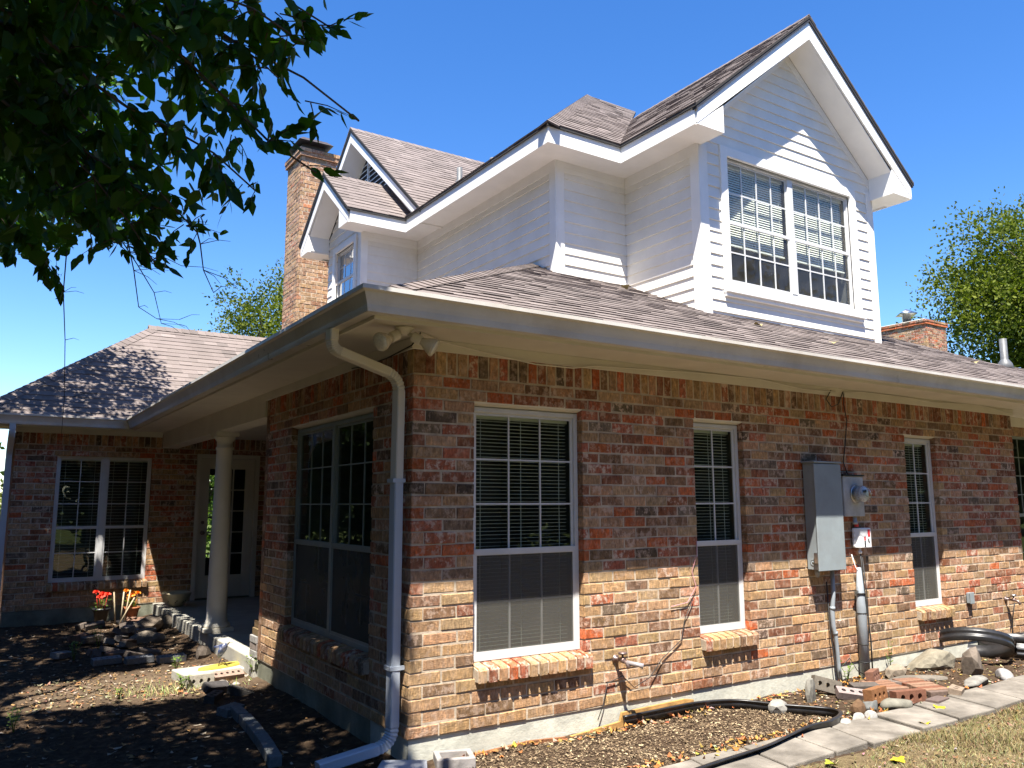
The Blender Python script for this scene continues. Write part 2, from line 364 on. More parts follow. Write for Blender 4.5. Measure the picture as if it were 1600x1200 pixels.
# ---------------------------------------------------------------- sills
def sill(F, u0, u1, parent, zt=ZS):
    mb = MB(); n = max(2, round((u1-u0)/.083))
    for k in range(n):
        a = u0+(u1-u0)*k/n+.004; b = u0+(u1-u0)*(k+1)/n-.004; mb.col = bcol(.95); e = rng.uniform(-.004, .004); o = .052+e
        q = .008
        L = [(-.085, zt-.1), (o, zt-.108), (o+.002, zt-.03), (o-.012, zt-.012), (-.085, zt+.012)]
        I = [mb.V(F(a+(q if 0 < i < 4 else 0), d, z)) for i, (d, z) in enumerate(L)]; J = [mb.V(F(b-(q if 0 < i < 4 else 0), d, z)) for i, (d, z) in enumerate(L)]
        mb.F(I[::-1]); mb.F(J)
        for i in range(5): mb.F([I[i], I[(i+1) % 5], J[(i+1) % 5], J[i]])
    o = mb.build('sill', BRICK, parent); mb = MB(); L = [(-.08, zt-.105), (.038, zt-.1), (.04, zt-.028), (-.08, zt+.004)]
    mb.hexa([F(u0+.004, *q) for q in L], [F(u1-.004, *q) for q in L]); mb.build('mortar', MORTAR, parent)
# ---------------------------------------------------------------- windows
def window(F, u0, u1, z0, z1, zm, units, cols, ru, rl, rec=.07, fm=FRAME, glass=GLASS, screen=None, blind=(0, 1), fw_=.034, room=.9, mw=.0125, slat=.026, slat_w=.011, tilt=.12, name='window', mul=.05, valance=True, curtain=None):
    fb = MB(); d0, d1 = -rec-.03, -rec+.012
    def bx(mb, a, b, c, d, da=d0, db=d1): mb.hexa([F(a, da, c), F(b, da, c), F(b, db, c), F(a, db, c)], [F(a, da, d), F(b, da, d), F(b, db, d), F(a, db, d)])
    bx(fb, u0, u0+fw_, z0, z1); bx(fb, u1-fw_, u1, z0, z1); bx(fb, u0+fw_, u1-fw_, z0, z0+fw_+.006); bx(fb, u0+fw_, u1-fw_, z1-fw_, z1)
    iw = (u1-u0-2*fw_-(units-1)*mul)/units; us = [u0+fw_+k*(iw+mul) for k in range(units)]
    for a in us[1:]: bx(fb, a-mul, a, z0+fw_+.006, z1-fw_, d0, d1+.006)
    win = None; sash = MB(); mun = MB(); gl = MB(); bl = MB(); scr = MB()
    for a in us:
        b = a+iw; s = .022; zt = z1-fw_; zb = z0+fw_+.006
        for (c, d, e0, e1) in ((zm, zt, -.022, 0), (zb, zm+.001, -.006, .008)):
            k0, k1 = d0+.012+(.012 if e1 > 0 else 0), d0+.024+(.016 if e1 > 0 else 0)
            bx(sash, a, a+s, c, d, k0, k1); bx(sash, b-s, b, c, d, k0, k1); bx(sash, a+s, b-s, c, c+s, k0, k1); bx(sash, a+s, b-s, d-s, d, k0, k1)
        bx(sash, a, b, zm-.016, zm+.022, d0+.041, d1+.003)
        for (c, d, nr) in ((zm+.02, zt-.02, ru), (zb+.02, zm-.016, rl)):
            g0 = d0+.016+(.01 if c < zm else 0)
            for i in range(1, cols): x = a+s+(iw-2*s)*i/cols; bx(mun, x-mw/2, x+mw/2, c, d, g0-.007, g0+.005)
            for i in range(1, nr):
                z = c+(d-c)*i/nr; e = [a+s+(iw-2*s)*q/cols for q in range(cols+1)]
                for q in range(cols): bx(mun, e[q]+(mw/2 if q else 0), e[q+1]-(mw/2 if q < cols-1 else 0), z-mw/2, z+mw/2, g0-.006, g0+.006)
            gl.poly([F(a+.01, g0, c-.012), F(b-.01, g0, c-.012), F(b-.01, g0, d+.01), F(a+.01, g0, d+.01)])
        if screen: scr.poly([F(a+.01, d1-.004, zb+.01), F(b-.01, d1-.004, zb+.01), F(b-.01, d1-.004, zm-.01), F(a+.01, d1-.004, zm-.01)])
        if blind:
            lo, hi = z0+(z1-z0)*blind[0], z1-fw_-.01
            n = int((hi-lo)/slat)
            for k in range(n):
                z = lo+k*slat+rng.uniform(-.001, .001); w = slat_w; dz = w*math.sin(tilt); dd = w*cos(tilt); m = -rec-.075
                bl.hexa([F(a+.02, m-dd, z-dz), F(b-.02, m-dd, z-dz), F(b-.02, m+dd, z+dz), F(a+.02, m+dd, z+dz)], [F(a+.02, m-dd, z-dz+.0015), F(b-.02, m-dd, z-dz+.0015), F(b-.02, m+dd, z+dz+.0015), F(a+.02, m+dd, z+dz+.0015)])
            for x in (a+.09, (a+b)/2, b-.09): bx(bl, x-.002, x+.002, lo, hi, -rec-.062, -rec-.0605)
            bx(bl, a+.015, b-.015, lo-.022, lo-.004, -rec-.088, -rec-.062)
            if valance: bx(bl, a+.012, b-.012, hi-.03, hi+.008, -rec-.095, -rec-.055)
    win = fb.build(name, fm, house, bevel=.003); sash.build('sash', fm, win); mun.build('muntin', FRAME if fm is FRAME else fm, win); gl.build('pane', glass, win)
    if screen: scr.build('screen', screen, win)
    if blind: bl.build('blind', BLIND, win)
    if room:
        rm = MB(); a, b, c, d, e, f = u0-.02, u1+.02, z0-.02, z1+.02, -rec-.028, -rec-room
        P = lambda u, dd, z: F(u, dd, z)
        rm.poly([P(a, f, c), P(b, f, c), P(b, f, d), P(a, f, d)]); rm.poly([P(a, e, c), P(a, f, c), P(a, f, d), P(a, e, d)]); rm.poly([P(b, e, c), P(b, f, c), P(b, f, d), P(b, e, d)])
        rm.poly([P(a, e, c), P(b, e, c), P(b, f, c), P(a, f, c)]); rm.poly([P(a, e, d), P(b, e, d), P(b, f, d), P(a, f, d)]); rm.build('room_lining', ROOM, win)
    return win
def head_trim(F, u0, u1, win, z=ZH, mat=None):
    mb = MB(); L = [(-.09, z-.045), (-.012, z-.026), (-.004, z-.004), (-.09, z-.002)]
    mb.hexa([F(u0, *q) for q in L], [F(u1+.015, *q) for q in L]); mb.build('head_trim', mat or BEIGE, win)
for O, cols in ((OA, 3), (OB, 2), (OC, 2)):
    w = window(FR, O[0]+.002, O[1]-.002, ZS+.01, ZH-.045, 1.13, 1, cols, 3, 2, screen=SCREEN, room=1.1)
    head_trim(FR, O[0], O[1], w); sill(FR, O[0]+.005, O[1]+.045, house)
# chair back seen through the blinds of the first window
w = window(FL, OL[0]+.002, OL[1]-.002, ZS+.01, ZH-.045, 1.13, 2, 3, 3, 2, screen=DKSCREEN, fm=DKFRAME, mw=.011, glass=GLASS, blind=None)
head_trim(FL, OL[0], OL[1], w, mat=BEIGE); sill(FL, OL[0]-.03, OL[1]+.03, house)
w = window(FW, OW[0]+.002, OW[1]-.002, .36, ZH-.005, 1.13, 2, 2, 3, 2, glass=GLASS, blind=(.02, 1), mw=.013, mul=.075, slat=.045, fm=FRAME)
sill(FW, OW[0]-.03, OW[1]+.03, house, .355)
window(FX, 8.63, 10.19, .31, 2.35, 1.3, 2, 3, 4, 2, fm=DKFRAME, blind=None)
# ---------------------------------------------------------------- porch: door, column, beam
mb = MB()
for a, b, c, d in ((.5, .565, 0, 2.25), (1.415, 1.48, 0, 2.25), (.565, 1.415, 2.185, 2.25)): mb.box(a, b, YW_-.015, YW_+.08, c, d)
dr = mb.build('door', BEIGE, house); mb = MB(); y0, y1 = YW_+.03, YW_+.072
x0, x1, za, zb = .57, 1.41, .02, 2.18
for a, b, c, d in ((x0, x0+.14, za, zb), (x1-.14, x1, za, zb), (x0+.14, x1-.14, zb-.16, zb), (x0+.14, x1-.14, za, za+.34)): mb.box(a, b, y0, y1, c, d)
dl = mb.build('door_leaf', BEIGE, dr, bevel=.004); mb = MB()
for k in range(1, 3): x = x0+.14+(x1-x0-.28)*k/3; mb.box(x-.01, x+.01, y0+.008, y1-.008, za+.34, zb-.16)
for k in range(1, 5):
    z = za+.34+(zb-.16-za-.34)*k/5
    for q in range(3): mb.box(x0+.14+.187*q+(.01 if q else 0), x0+.14+.187*(q+1)-(.01 if q < 2 else 0), y0+.01, y1-.01, z-.01, z+.01)
mb.build('muntin', BEIGE, dr)
mb = MB(); mb.poly([(x0+.13, y0+.02, za+.33), (x1-.13, y0+.02, za+.33), (x1-.13, y0+.02, zb-.15), (x0+.13, y0+.02, zb-.15)]); mb.build('pane', mat_glass('door_glass', (.9, .95, .9), 1.4), dr)
mb = MB(); mb.lathe([(.001, .075), (.028, .07), (.03, .05), (.012, .04), (.012, .012), (.032, .008), (.032, 0)], (x0+.065, y0, 1.02), 14, 'y'); mb.lathe([(.001, .022), (.024, .02), (.027, 0)], (x0+.065, y0, 1.18), 14, 'y'); mb.build('handle', BRASS, dr)
mb = MB(); yb = 12.5
for q in ([(.2, YW_+.09, 0), (.2, yb, 0), (.2, yb, 2.4), (.2, YW_+.09, 2.4)], [(2.6, YW_+.09, 0), (2.6, yb, 0), (2.6, yb, 2.4), (2.6, YW_+.09, 2.4)], [(.2, YW_+.09, 0), (2.6, YW_+.09, 0), (2.6, yb, 0), (.2, yb, 0)], [(.2, YW_+.09, 2.4), (2.6, YW_+.09, 2.4), (2.6, yb, 2.4), (.2, yb, 2.4)],
          [(.2, yb, 0), (1.12, yb, 0), (1.12, yb, 2.4), (.2, yb, 2.4)], [(1.75, yb, 0), (2.6, yb, 0), (2.6, yb, 2.4), (1.75, yb, 2.4)], [(1.12, yb, 2.05), (1.75, yb, 2.05), (1.75, yb, 2.4), (1.12, yb, 2.4)], [(1.12, yb, 0), (1.75, yb, 0), (1.75, yb, .4), (1.12, yb, .4)]): mb.poly(q)
for z in (.85, 1.2, 1.55, 1.8): mb.box(1.12, 1.75, yb-.03, yb-.005, z-.015, z+.015)
mb.build('room_lining', ROOM, dr)
CX, CY = .10, 5.30
mb = MB(); mb.box(CX-.165, CX+.165, CY-.165, CY+.165, -.003, .045)
mb.build('column_plinth', BEIGE, house, bevel=.006)
mb = MB(); pr = [(.155, .046), (.16, .06), (.15, .085), (.125, .10), (.122, .13)]+[(.118-.026*t, .13+1.98*t) for t in [i/12 for i in range(13)]]+[(.104, 2.118), (.104, 2.14), (.092, 2.15), (.092, 2.21), (.125, 2.25), (.13, 2.27)]
mb.lathe(pr, (CX, CY, 0), 32); mb.box(CX-.135, CX+.135, CY-.135, CY+.135, 2.27, 2.318); mb.build('column', BEIGE, house)
mb = MB(); mb.box(-.02, .2, 3.275, YW_-.005, 2.32, 2.562); mb.build('porch_beam', BEIGE, house, bevel=.004)
mb = MB(); mb.box(.2, 3.0, 3.275, YW_-.005, 2.5, 2.55); mb.build('porch_ceiling', BEIGE, house)
# ---------------------------------------------------------------- lower eaves: soffit, frieze, fascia, gutter
ZSF = 2.562
mb = MB(); e = -.48
mb.hexa([(e, e, ZSF), (16, e, ZSF), (16, .5, ZSF), (e, .5, ZSF)], [(e, e, ZSF+.02), (16, e, ZSF+.02), (16, .5, ZSF+.02), (e, .5, ZSF+.02)])
mb.box(e, .3, .5, 8.22, ZSF, ZSF+.02); mb.box(-2.45, .3, 8.22, 9.2, ZSF, ZSF+.02); mb.build('soffit', BEIGE, house)
boxes('frieze_board', BEIGE, [(-.022, XE+.02, -.022, -.002, 2.483, 2.5615), (XE, 14, .425, .448, 2.44, 2.5615)], .003)
boxes('frieze_board', BEIGE, [(-.0225, -.002, .0, 3.27, 2.483, 2.5612), (-1.99, -.03, YW_-.022, YW_-.002, 2.483, 2.5612)], .003)
boxes('fascia_board', BEIGE, [(-.503, 16, -.503, -.48, 2.53, 2.665), (-.5032, -.48, -.48, 8.2, 2.53, 2.664), (-2.5, -.5034, 8.2, 8.222, 2.53, 2.664), (-2.5, -2.48, 8.222, 12, 2.53, 2.66)])
GP = [(.0, .135), (.0, .0), (.074, .0), (.079, .02), (.082, .04), (.09, .062), (.101, .086), (.110, .106), (.126, .113), (.131, .117), (.131, .142), (.106, .142), (.106, .128), (.108, .122), (.098, .095), (.086, .07), (.075, .045), (.07, .012), (.008, .008), (.008, .135)]
def gutter_run(A, B):
    mb = MB(); I = [mb.V(A(n, z)) for n, z in GP]; J = [mb.V(B(n, z)) for n, z in GP]; m = len(GP)
    for i in range(m): mb.F([I[i], I[(i+1) % m], J[(i+1) % m], J[i]])
    mb.F(I[::-1]); mb.F(J); return mb.build('gutter', GUTTER, house)
g = -.504; gz = 2.553; yw2 = 8.198
gutter_run(lambda n, z: (g-n, g-n, gz+z), lambda n, z: (16, g-n, gz+z))
gutter_run(lambda n, z: (g-n, g-n, gz+z-.001), lambda n, z: (g-n, yw2-n, gz+z-.001))
gutter_run(lambda n, z: (-2.5, yw2-n, gz+z), lambda n, z: (g-n, yw2-n, gz+z))
# downspouts
def spout(path, side, w=.078, h=.06):
    fine = []; P = [Vector(p) for p in path]
    fine.append(P[0])
    for i in range(1, len(P)-1):
        a, b, c = P[i-1], P[i], P[i+1]; r = min(.11, (a-b).length*.45, (c-b).length*.45)
        s = b+(a-b).normalized()*r; t = b+(c-b).normalized()*r
        for k in range(17): q = k/16; fine.append(s*(1-q)**2+b*2*q*(1-q)+t*q*q)
    fine.append(P[-1]); sc = [1.0]*len(fine)
    for i in range(1, len(fine)-1):
        if (i-1) % 17 not in (0, 16): sc[i] = 1.0 if i % 2 else .87
    mb = MB(); mb.sweep(fine, w, h, side, sc); return mb
ds = spout([(-.562, .02, 2.552), (-.562, .02, 2.43), (-.062, .085, 2.30), (-.062, .095, 1.6)], (.13, -1, 0)).build('downspout', BEIGE, house)
mb = spout([(-.062, .095, 1.62), (-.062, .095, -.03), (-.53, .125, -.10)], (.05, -1, 0), .082, .064)
mb.box(-.108, -.02, .05, .145, 1.6, 1.625); mb.box(-.106, -.005, .05, .145, .42, .445); mb.build('downspout', DSPOUT, house)
spout([(-2.03, 8.13, 2.552), (-2.03, 8.13, 2.42), (-2.03, 8.58, 2.2), (-2.03, 8.58, -.1), (-2.08, 8.3, -.2)], (1, 0, 0)).build('downspout', DSPOUT, house)
# ---------------------------------------------------------------- shingle and siding courses
def clip(poly, ax, val, keep_less):
    out = []
    for i in range(len(poly)):
        a, b = poly[i], poly[(i+1) % len(poly)]; ia = (a[ax] <= val) == keep_less or a[ax] == val; ib = (b[ax] <= val) == keep_less or b[ax] == val
        if ia: out.append(a)
        if ia != ib:
            t = (val-a[ax])/(b[ax]-a[ax]); out.append((a[0]+(b[0]-a[0])*t, a[1]+(b[1]-a[1])*t))
    return out
def hsh(*a): return random.Random(hash(a)).random()
def courses(mb, pts, Udir, exp, lift, tab=None, colf=None, org=None, seed=0, overhang=None, jit=.9):
    P = [Vector(p) for p in pts]; Ud = Vector(Udir).normalized()
    N = Vector((0, 0, 0))
    for i in range(1, len(P)-1): N += (P[i]-P[0]).cross(P[i+1]-P[0])
    N.normalize()
    Vd = N.cross(Ud)
    if Vd.z < 0: Vd = -Vd
    if overhang is not None and N.dot(Vector(overhang)) < 0: N = -N
    elif overhang is None and N.z < 0: N = -N
    O = Vector(org) if org else P[0]
    q = [((p-O).dot(Ud), (p-O).dot(Vd)) for p in P]
    j0 = math.floor(min(b for a, b in q)/exp); j1 = math.ceil(max(b for a, b in q)/exp)
    flip = Ud.cross(Vd).dot(N) < 0
    for j in range(j0, j1):
        v0, v1 = j*exp, (j+1)*exp
        st = clip(clip(q, 1, v0, False), 1, v1, True) if True else q
        if len(st) < 3: continue
        ua, ub = min(a for a, b in st), max(a for a, b in st)
        if tab: k0, k1 = math.floor(ua/tab)-1, math.ceil(ub/tab)+1
        else: k0, k1 = 0, 1
        for k in range(k0, k1):
            if tab:
                c0 = (k+.5*(j % 2)+.5*(hsh(seed, j, k)-.5))*tab; c1 = (k+1+.5*(j % 2)+.5*(hsh(seed, j, k+1)-.5))*tab
                pc = clip(clip(st, 0, c0, False), 0, c1, True)
            else: pc = st
            if len(pc) < 3: continue
            mb.col = colf(j, k) if colf else (1, 1, 1, 0)
            lf = lift*(1 if not tab else (1-jit/2+jit*hsh(seed+1, j, k)))
            h = lambda v: .004+lf*(1-(v-v0)/exp)
            idx = [mb.V(O+Ud*a+Vd*b+N*h(b)) for a, b in pc]
            mb.F(idx[::-1] if flip else idx)
            for i in range(len(pc)):
                a, b = pc[i], pc[(i+1) % len(pc)]
                if abs(a[1]-v0) < 1e-5 and abs(b[1]-v0) < 1e-5 or (tab and abs(a[0]-b[0]) < 1e-6):
                    L = [idx[i], idx[(i+1) % len(pc)], mb.V(O+Ud*b[0]+Vd*b[1]-N*.001), mb.V(O+Ud*a[0]+Vd*a[1]-N*.001)]; mb.F(L)
def shcol(seed):
    def f(j, k):
        t = hsh(seed, j, k, 5); base = (.175, .145, .136) if t < .5 else ((.155, .129, .12, .1) if t < .8 else ((.2, .168, .157) if t < .95 else (.125, .105, .098)))
        f_ = .9+.2*hsh(seed, k, j); return (base[0]*f_, base[1]*f_, base[2]*f_, 0)
    return f
def roof(polys, Udir, org, seed, exp=.135, tab=.21):
    mb = MB()
    for p in polys: courses(mb, p, Udir, exp, .0085, tab, shcol(seed), org, seed)
    for p in polys: mb.col = (.03, .03, .03, 0); mb.prism([Vector(q)-Vector((0, 0, .004)) for q in p], (0, 0, -.03))
    return mb.build('roof', SHINGLE, house)
zl = lambda d: 2.675+.46*d       # lower roof above eave distance d
Fp = lambda x, y: (x, y, zl(y+.53)); Lp = lambda x, y: (x, y, zl(x+.53))
e = -.53
roof([[Fp(e, e), Fp(3.2, e), Fp(3.2, 3.2)], [Fp(3.2, e), Fp(4.32, e), Fp(4.32, 2.72), Fp(3.2, 2.72)], [Fp(4.32, e), Fp(7.6, e), Fp(7.6, 1.44), Fp(4.32, 1.44)],
      [Fp(7.6, e), Fp(9.5, e), Fp(9.5, 2.5), Fp(7.6, 2.9)], [Fp(9.5, e), Fp(10.35, e), Fp(10.35, 1.44), Fp(9.5, 2.5)], [Fp(10.35, e), Fp(16, e), Fp(16, 1.42), Fp(10.35, 1.42)]], (1, 0, 0), (e, e, zl(0)), 3)
roof([[Lp(e, e), Lp(3.2, 3.2), Lp(3.2, 9.6), Lp(e, 8.2)]], (0, 1, 0), (e, e, zl(0)), 4)
def hipcap(A, B, seed, w=.13, dr=None):
    dr = w*.6 if dr is None else dr
    A, B = Vector(A), Vector(B); d = (B-A).normalized(); L = (B-A).length; side = d.cross(Vector((0, 0, 1))).normalized(); upv = side.cross(d); mb = MB(); n = int(L/.14)
    for k in range(n):
        p = A+d*(k*.14); q = A+d*(k*.14+.17); mb.col = shcol(seed)(k, 1); o = upv*(.022); l = upv*.012
        a = [p-side*w-upv*dr+o, p+o+upv*.006, p+side*w-upv*dr+o]; b = [q-side*w-upv*dr+l, q+l+upv*.006, q+side*w-upv*dr+l]
        for i in (0, 1): mb.poly([a[i], a[i+1], b[i+1], b[i]]); mb.poly([a[i], a[i+1], a[i+1]-o, a[i]-o])
    return mb
hipcap(Fp(e+.02, e+.02), Fp(3.2, 3.2), 9, .10, .031).build('hip_cap', SHINGLE, house)
mb = MB(); mb.poly([Fp(9.5, 2.5), Fp(7.6, 2.9), (7.6, 6, 2.6), (9.5, 6, 2.6)]); mb.poly([Fp(9.5, 2.5), Fp(10.35, 1.44), (10.35, 4, 2.6), (9.5, 6, 2.6)]); mb.poly([Fp(10.35, 1.42), Fp(16, 1.42), (16, 4, 2.6), (10.35, 4, 2.6)]); mb.col = (.15, .13, .12, 0)
mb.build('roof', SHINGLE, house)
# wing roof, steeper
pw = .75; Wf = lambda x, y: (x, y, 2.675+pw*(y-8.17)); xw = -2.53
apx, apy = xw+2.62, 8.17+2.62
roof([[Wf(xw, 8.17), Wf(9, 8.17), Wf(9, apy), Wf(apx, apy)]], (1, 0, 0), (xw, 8.17, 2.675), 6, .145, .25)
roof([[(xw, 8.17, 2.675), (apx, apy, 2.675+pw*2.62), (apx, apy+.3, 2.675+pw*2.62), (xw, apy+2.9, 2.675)]], (0, 1, 0), (xw, 8.17, 2.675), 7, .145, .25)
hipcap((xw, 8.17, 2.68), (apx, apy, 2.68+pw*2.62), 8, .13, .066).build('hip_cap', SHINGLE, house); hipcap((apx-.1, apy, 2.68+pw*2.62), (9, apy, 2.68+pw*2.62), 10, .13, .095).build('ridge_cap', SHINGLE, house)
# ---------------------------------------------------------------- upper storey
S_ = .84; ZE = 5.77; ZU = 5.585
SX0, SY0 = 3.2, 2.72           # long wall x, return wall y
GX0, GX1, GY = 4.3, 7.62, 1.44 # gable wall
EX, EYU = SX0-.38, SY0-.38; GE0, GE1, GF = 3.91, 8.01, 1.09; GM = (GE0+GE1)/2; HALF = (GE1-GE0)/2; ZR = ZE+S_*HALF
def sid(mb, pts, Ud, n, org): courses(mb, pts, Ud, .135, .014, 2.3, None, org, 5, overhang=n, jit=.22)
Y0 = 3.35
mb = MB()
sid(mb, [(SX0, SY0, 3.9), (SX0, 6.42, 3.9), (SX0, 6.42, ZU), (SX0, SY0, ZU)], (0, -1, 0), (-1, 0, 0), (SX0, 0, Y0))
sid(mb, [(SX0, SY0, 3.9), (GX0, SY0, 3.9), (GX0, SY0, ZU), (SX0, SY0, ZU)], (1, 0, 0), (0, -1, 0), (0, SY0, Y0))
sid(mb, [(GX0, GY, Y0), (GX0, SY0, Y0), (GX0, SY0, ZU), (GX0, GY, ZU)], (0, -1, 0), (-1, 0, 0), (GX0, 0, Y0))
WO = (4.74, 7.13, 3.98, 5.53)   # gable window opening
gtop = lambda x: ZR-.27-S_*abs(x-GM)
gp = lambda L: [(x, GY, z) for x, z in L]
for L in ([(GX0, Y0), (WO[0], Y0), (WO[0], gtop(WO[0])), (GX0, gtop(GX0))], [(WO[1], Y0), (GX1, Y0), (GX1, gtop(GX1)), (WO[1], gtop(WO[1]))], [(WO[0], Y0), (WO[1], Y0), (WO[1], WO[2]), (WO[0], WO[2])], [(WO[0], WO[3]), (WO[1], WO[3]), (WO[1], gtop(WO[1])), (GM, gtop(GM)), (WO[0], gtop(WO[0]))]):
    sid(mb, gp(L), (1, 0, 0), (0, -1, 0), (0, GY, Y0))
DX, DY0, DY1 = 2.25, 6.42, 7.80
sid(mb, [(DX, DY0, 3.6), (SX0, DY0, 3.6), (SX0, DY0, ZU), (DX, DY0, ZU)], (1, 0, 0), (0, -1, 0), (0, DY0, Y0))
DW = (6.66, 7.46, 4.45, 5.5)
dm = (DY0+DY1)/2; DZR = 5.75+S_*1.04; dtop = lambda y: DZR-.24-S_*abs(y-dm)
for L in ([(DY0, 3.4), (DW[0], 3.4), (DW[0], dtop(DW[0])), (DY0, dtop(DY0))], [(DW[1], 3.4), (DY1, 3.4), (DY1, dtop(DY1)), (DW[1], dtop(DW[1]))], [(DW[0], 3.4), (DW[1], 3.4), (DW[1], DW[2]), (DW[0], DW[2])], [(DW[0], DW[3]), (DW[1], DW[3]), (DW[1], dtop(DW[1])), (dm, dtop(dm)), (DW[0], dtop(DW[0]))]):
    sid(mb, [(DX, y, z) for y, z in L], (0, -1, 0), (-1, 0, 0), (DX, 0, Y0))
BY, BH = 8.40, 2.83; BZR = ZE+S_*BH
sid(mb, [(SX0, 5.6, ZE-.1), (SX0, 11.2, ZE-.1), (SX0, BY, BZR-.27)], (0, -1, 0), (-1, 0, 0), (SX0, 0, Y0))
sid(mb, [(GX1, GY, Y0), (GX1, 5.4, Y0), (GX1, 5.4, ZU), (GX1, GY, ZU)], (0, 1, 0), (1, 0, 0), (GX1, 0, Y0))
mb.build('siding_wall', SIDING, house)
# trim boards: corners, frieze, dormer corner
t = .022
for x, y, w, z0 in ((SX0, SY0, .11, 3.9), (GX0, GY, .12, 3.4), (DX, DY0, .09, 3.7)):
    mb = MB(); mb.box(x-t, x, y-t, y+w, z0, ZU); mb.box(x, x+w, y-t, y, z0, ZU); mb.build('corner_trim', TRIM, house, bevel=.003)
mb = MB(); mb.box(GX1-.12, GX1, GY-t, GY, 3.4, ZU+.1); mb.box(GX1, GX1+t, GY-t, GY+.1, 3.4, ZU+.1); mb.build('corner_trim', TRIM, house, bevel=.003)
boxes('frieze_board', TRIM, [(SX0-t*.8, SX0, SY0+.11, 6.42, ZU-.13, ZU), (SX0+.11, GX0, SY0-t*.8, SY0, ZU-.13, ZU), (GX0-t*.8, GX0, GY+.12, SY0-.02, ZU-.13, ZU), (DX+.09, SX0-.02, DY0-t*.8, DY0, ZU-.13, ZU)], .003)
# rake frieze on the gable wall (sloping boards)
mb = MB()
for s in (-1, 1):
    xa = GM+s*1.66
    mb.prism([(GM, GY-.001, gtop(GM)+.005), (xa, GY-.001, gtop(xa)+.005), (xa, GY-.001, gtop(xa)-.11), (GM, GY-.001, gtop(GM)-.11)], (0, -.02, 0))
mb.build('rake_frieze', TRIM, house)
# soffits, fascias of upper eaves
mb = MB()
def slab(L, th=.015): mb.hexa([(*p, ZU) for p in L], [(*p, ZU+th) for p in L])
slab([(EX, EYU), (SX0+.02, EYU), (SX0+.02, 6.44), (EX, 6.44)]); slab([(SX0+.02, EYU), (GE0, EYU), (GE0, SY0+.02), (SX0+.02, SY0+.02)]); slab([(GE0, GF+.02), (GX0+.02, GF+.02), (GX0+.02, SY0+.02), (GE0, SY0+.02)]); mb.build('soffit', TRIM, house); mb = MB(); slab([(GX1-.02, GF+.02), (GE1, GF+.02), (GE1, 4), (GX1-.02, 4)]); mb.build('soffit', TRIM, house); mb = MB()
slab([(1.92, 6.08), (EX, 6.08), (EX, 6.44), (1.92, 6.44)]); mb.build('soffit', TRIM, house); mb = MB(); slab([(1.92, 7.78), (3.2, 7.78), (3.2, 8.12), (1.92, 8.12)])
mb.build('soffit', TRIM, house)
mb = MB(); f = .02; zt = ZE-.012
boxes('fascia_board', TRIM, [(EX-f, EX, EYU-f, 6.06, ZU-.02, zt), (EX, GE0-f, EYU-f, EYU, ZU-.02, zt), (GE0-f, GE0, GF, EYU-f, ZU-.02, zt), (GE1, GE1+f, GF, 4, ZU-.02, zt), (1.9, EX-f, 6.06-f, 6.06, ZU-.022, zt-.02), (1.9, 3.2, 8.14, 8.14+f, ZU-.022, zt-.02)])
# gable rakes: boards, sloping soffit, boxed returns
def rake(P, hm, half, ze, zr, nrm, w=.235, soff=.33, wallin=.0, ret=.42, th=.028, retz=ZU-.02, tip=True):
    # P(h, d, z): h along the gable, d outward from fascia plane
    mb = MB(); so_ = MB()
    for s in (-1, 1):
        xe = hm+s*half
        q = [(hm, zr-.016), (xe, ze-.016), (xe, ze-.016-w*.75), (hm, zr-.016-w)]
        mb.prism([P(h, 0, z) for h, z in q], Vector(P(0, th, 0))-Vector(P(0, 0, 0)))
        x2 = hm+s*(half-ret)
        so_.prism([P(hm, .002, zr-w-.02), P(x2, .002, zr-w-.02-(zr-ze)*(half-ret)/half), P(x2, -soff, zr-w-.02-(zr-ze)*(half-ret)/half), P(hm, -soff, zr-w-.02)], (0, 0, .014))
        zi = ze+(zr-ze)*ret/half-w*.98
        q = [(xe, retz), (x2, retz), (x2, zi), (xe, ze-.016-w*.7)]
        mb.prism([P(h, th-.004, z) for h, z in q], Vector(P(0, -soff-th, 0))-Vector(P(0, 0, 0)))
    r = mb.build('rake_board', TRIM, house); so_.build('rake_soffit', TRIM, r)
    dk = MB()
    for s in (-1, 1):
        xe = hm+s*(half+.025); zz = ze-.025*(zr-ze)/half
        dk.prism([P(hm, -.02, zr+.012), P(xe, -.02, zz+.012), P(xe, -.02, zz-.02), P(hm, -.02, zr-.02)], Vector(P(0, .065, 0))-Vector(P(0, 0, 0)))
    dk.build('drip_edge', EDGE, r); return r
rake(lambda h, d, z: (h, GF-d, z), GM, HALF, ZE, ZR, 0)
rake(lambda h, d, z: (1.9-d, h, z), dm, 1.04, 5.75, DZR, 0, w=.2, ret=.36)
rake(lambda h, d, z: (2.83-d, h, z), BY, BH, ZE, BZR, 0, ret=.03, w=.2, soff=.36)
mb = MB(); k = .018
boxes('drip_edge', EDGE, [(EX-f-k, EX, EYU-f-k, 6.0, zt, zt+.03), (EX, GE0-f, EYU-f-k, EYU, zt, zt+.03), (GE0-f-k, GE0, GF-.03, EYU-f-k, zt, zt+.03), (GE1, GE1+f+k, GF-.03, 4, zt, zt+.03), (1.88, EX-f, 6.06-f-k, 6.06, zt-.02, zt+.01)])
mb.prism([(2.86, 5.66, 5.9), (2.86, 6.95, 6.99), (3.15, 6.95, 6.99), (3.15, 5.66, 5.9)], (0, 0, -.05)); mb.build('drip_edge', EDGE, house)
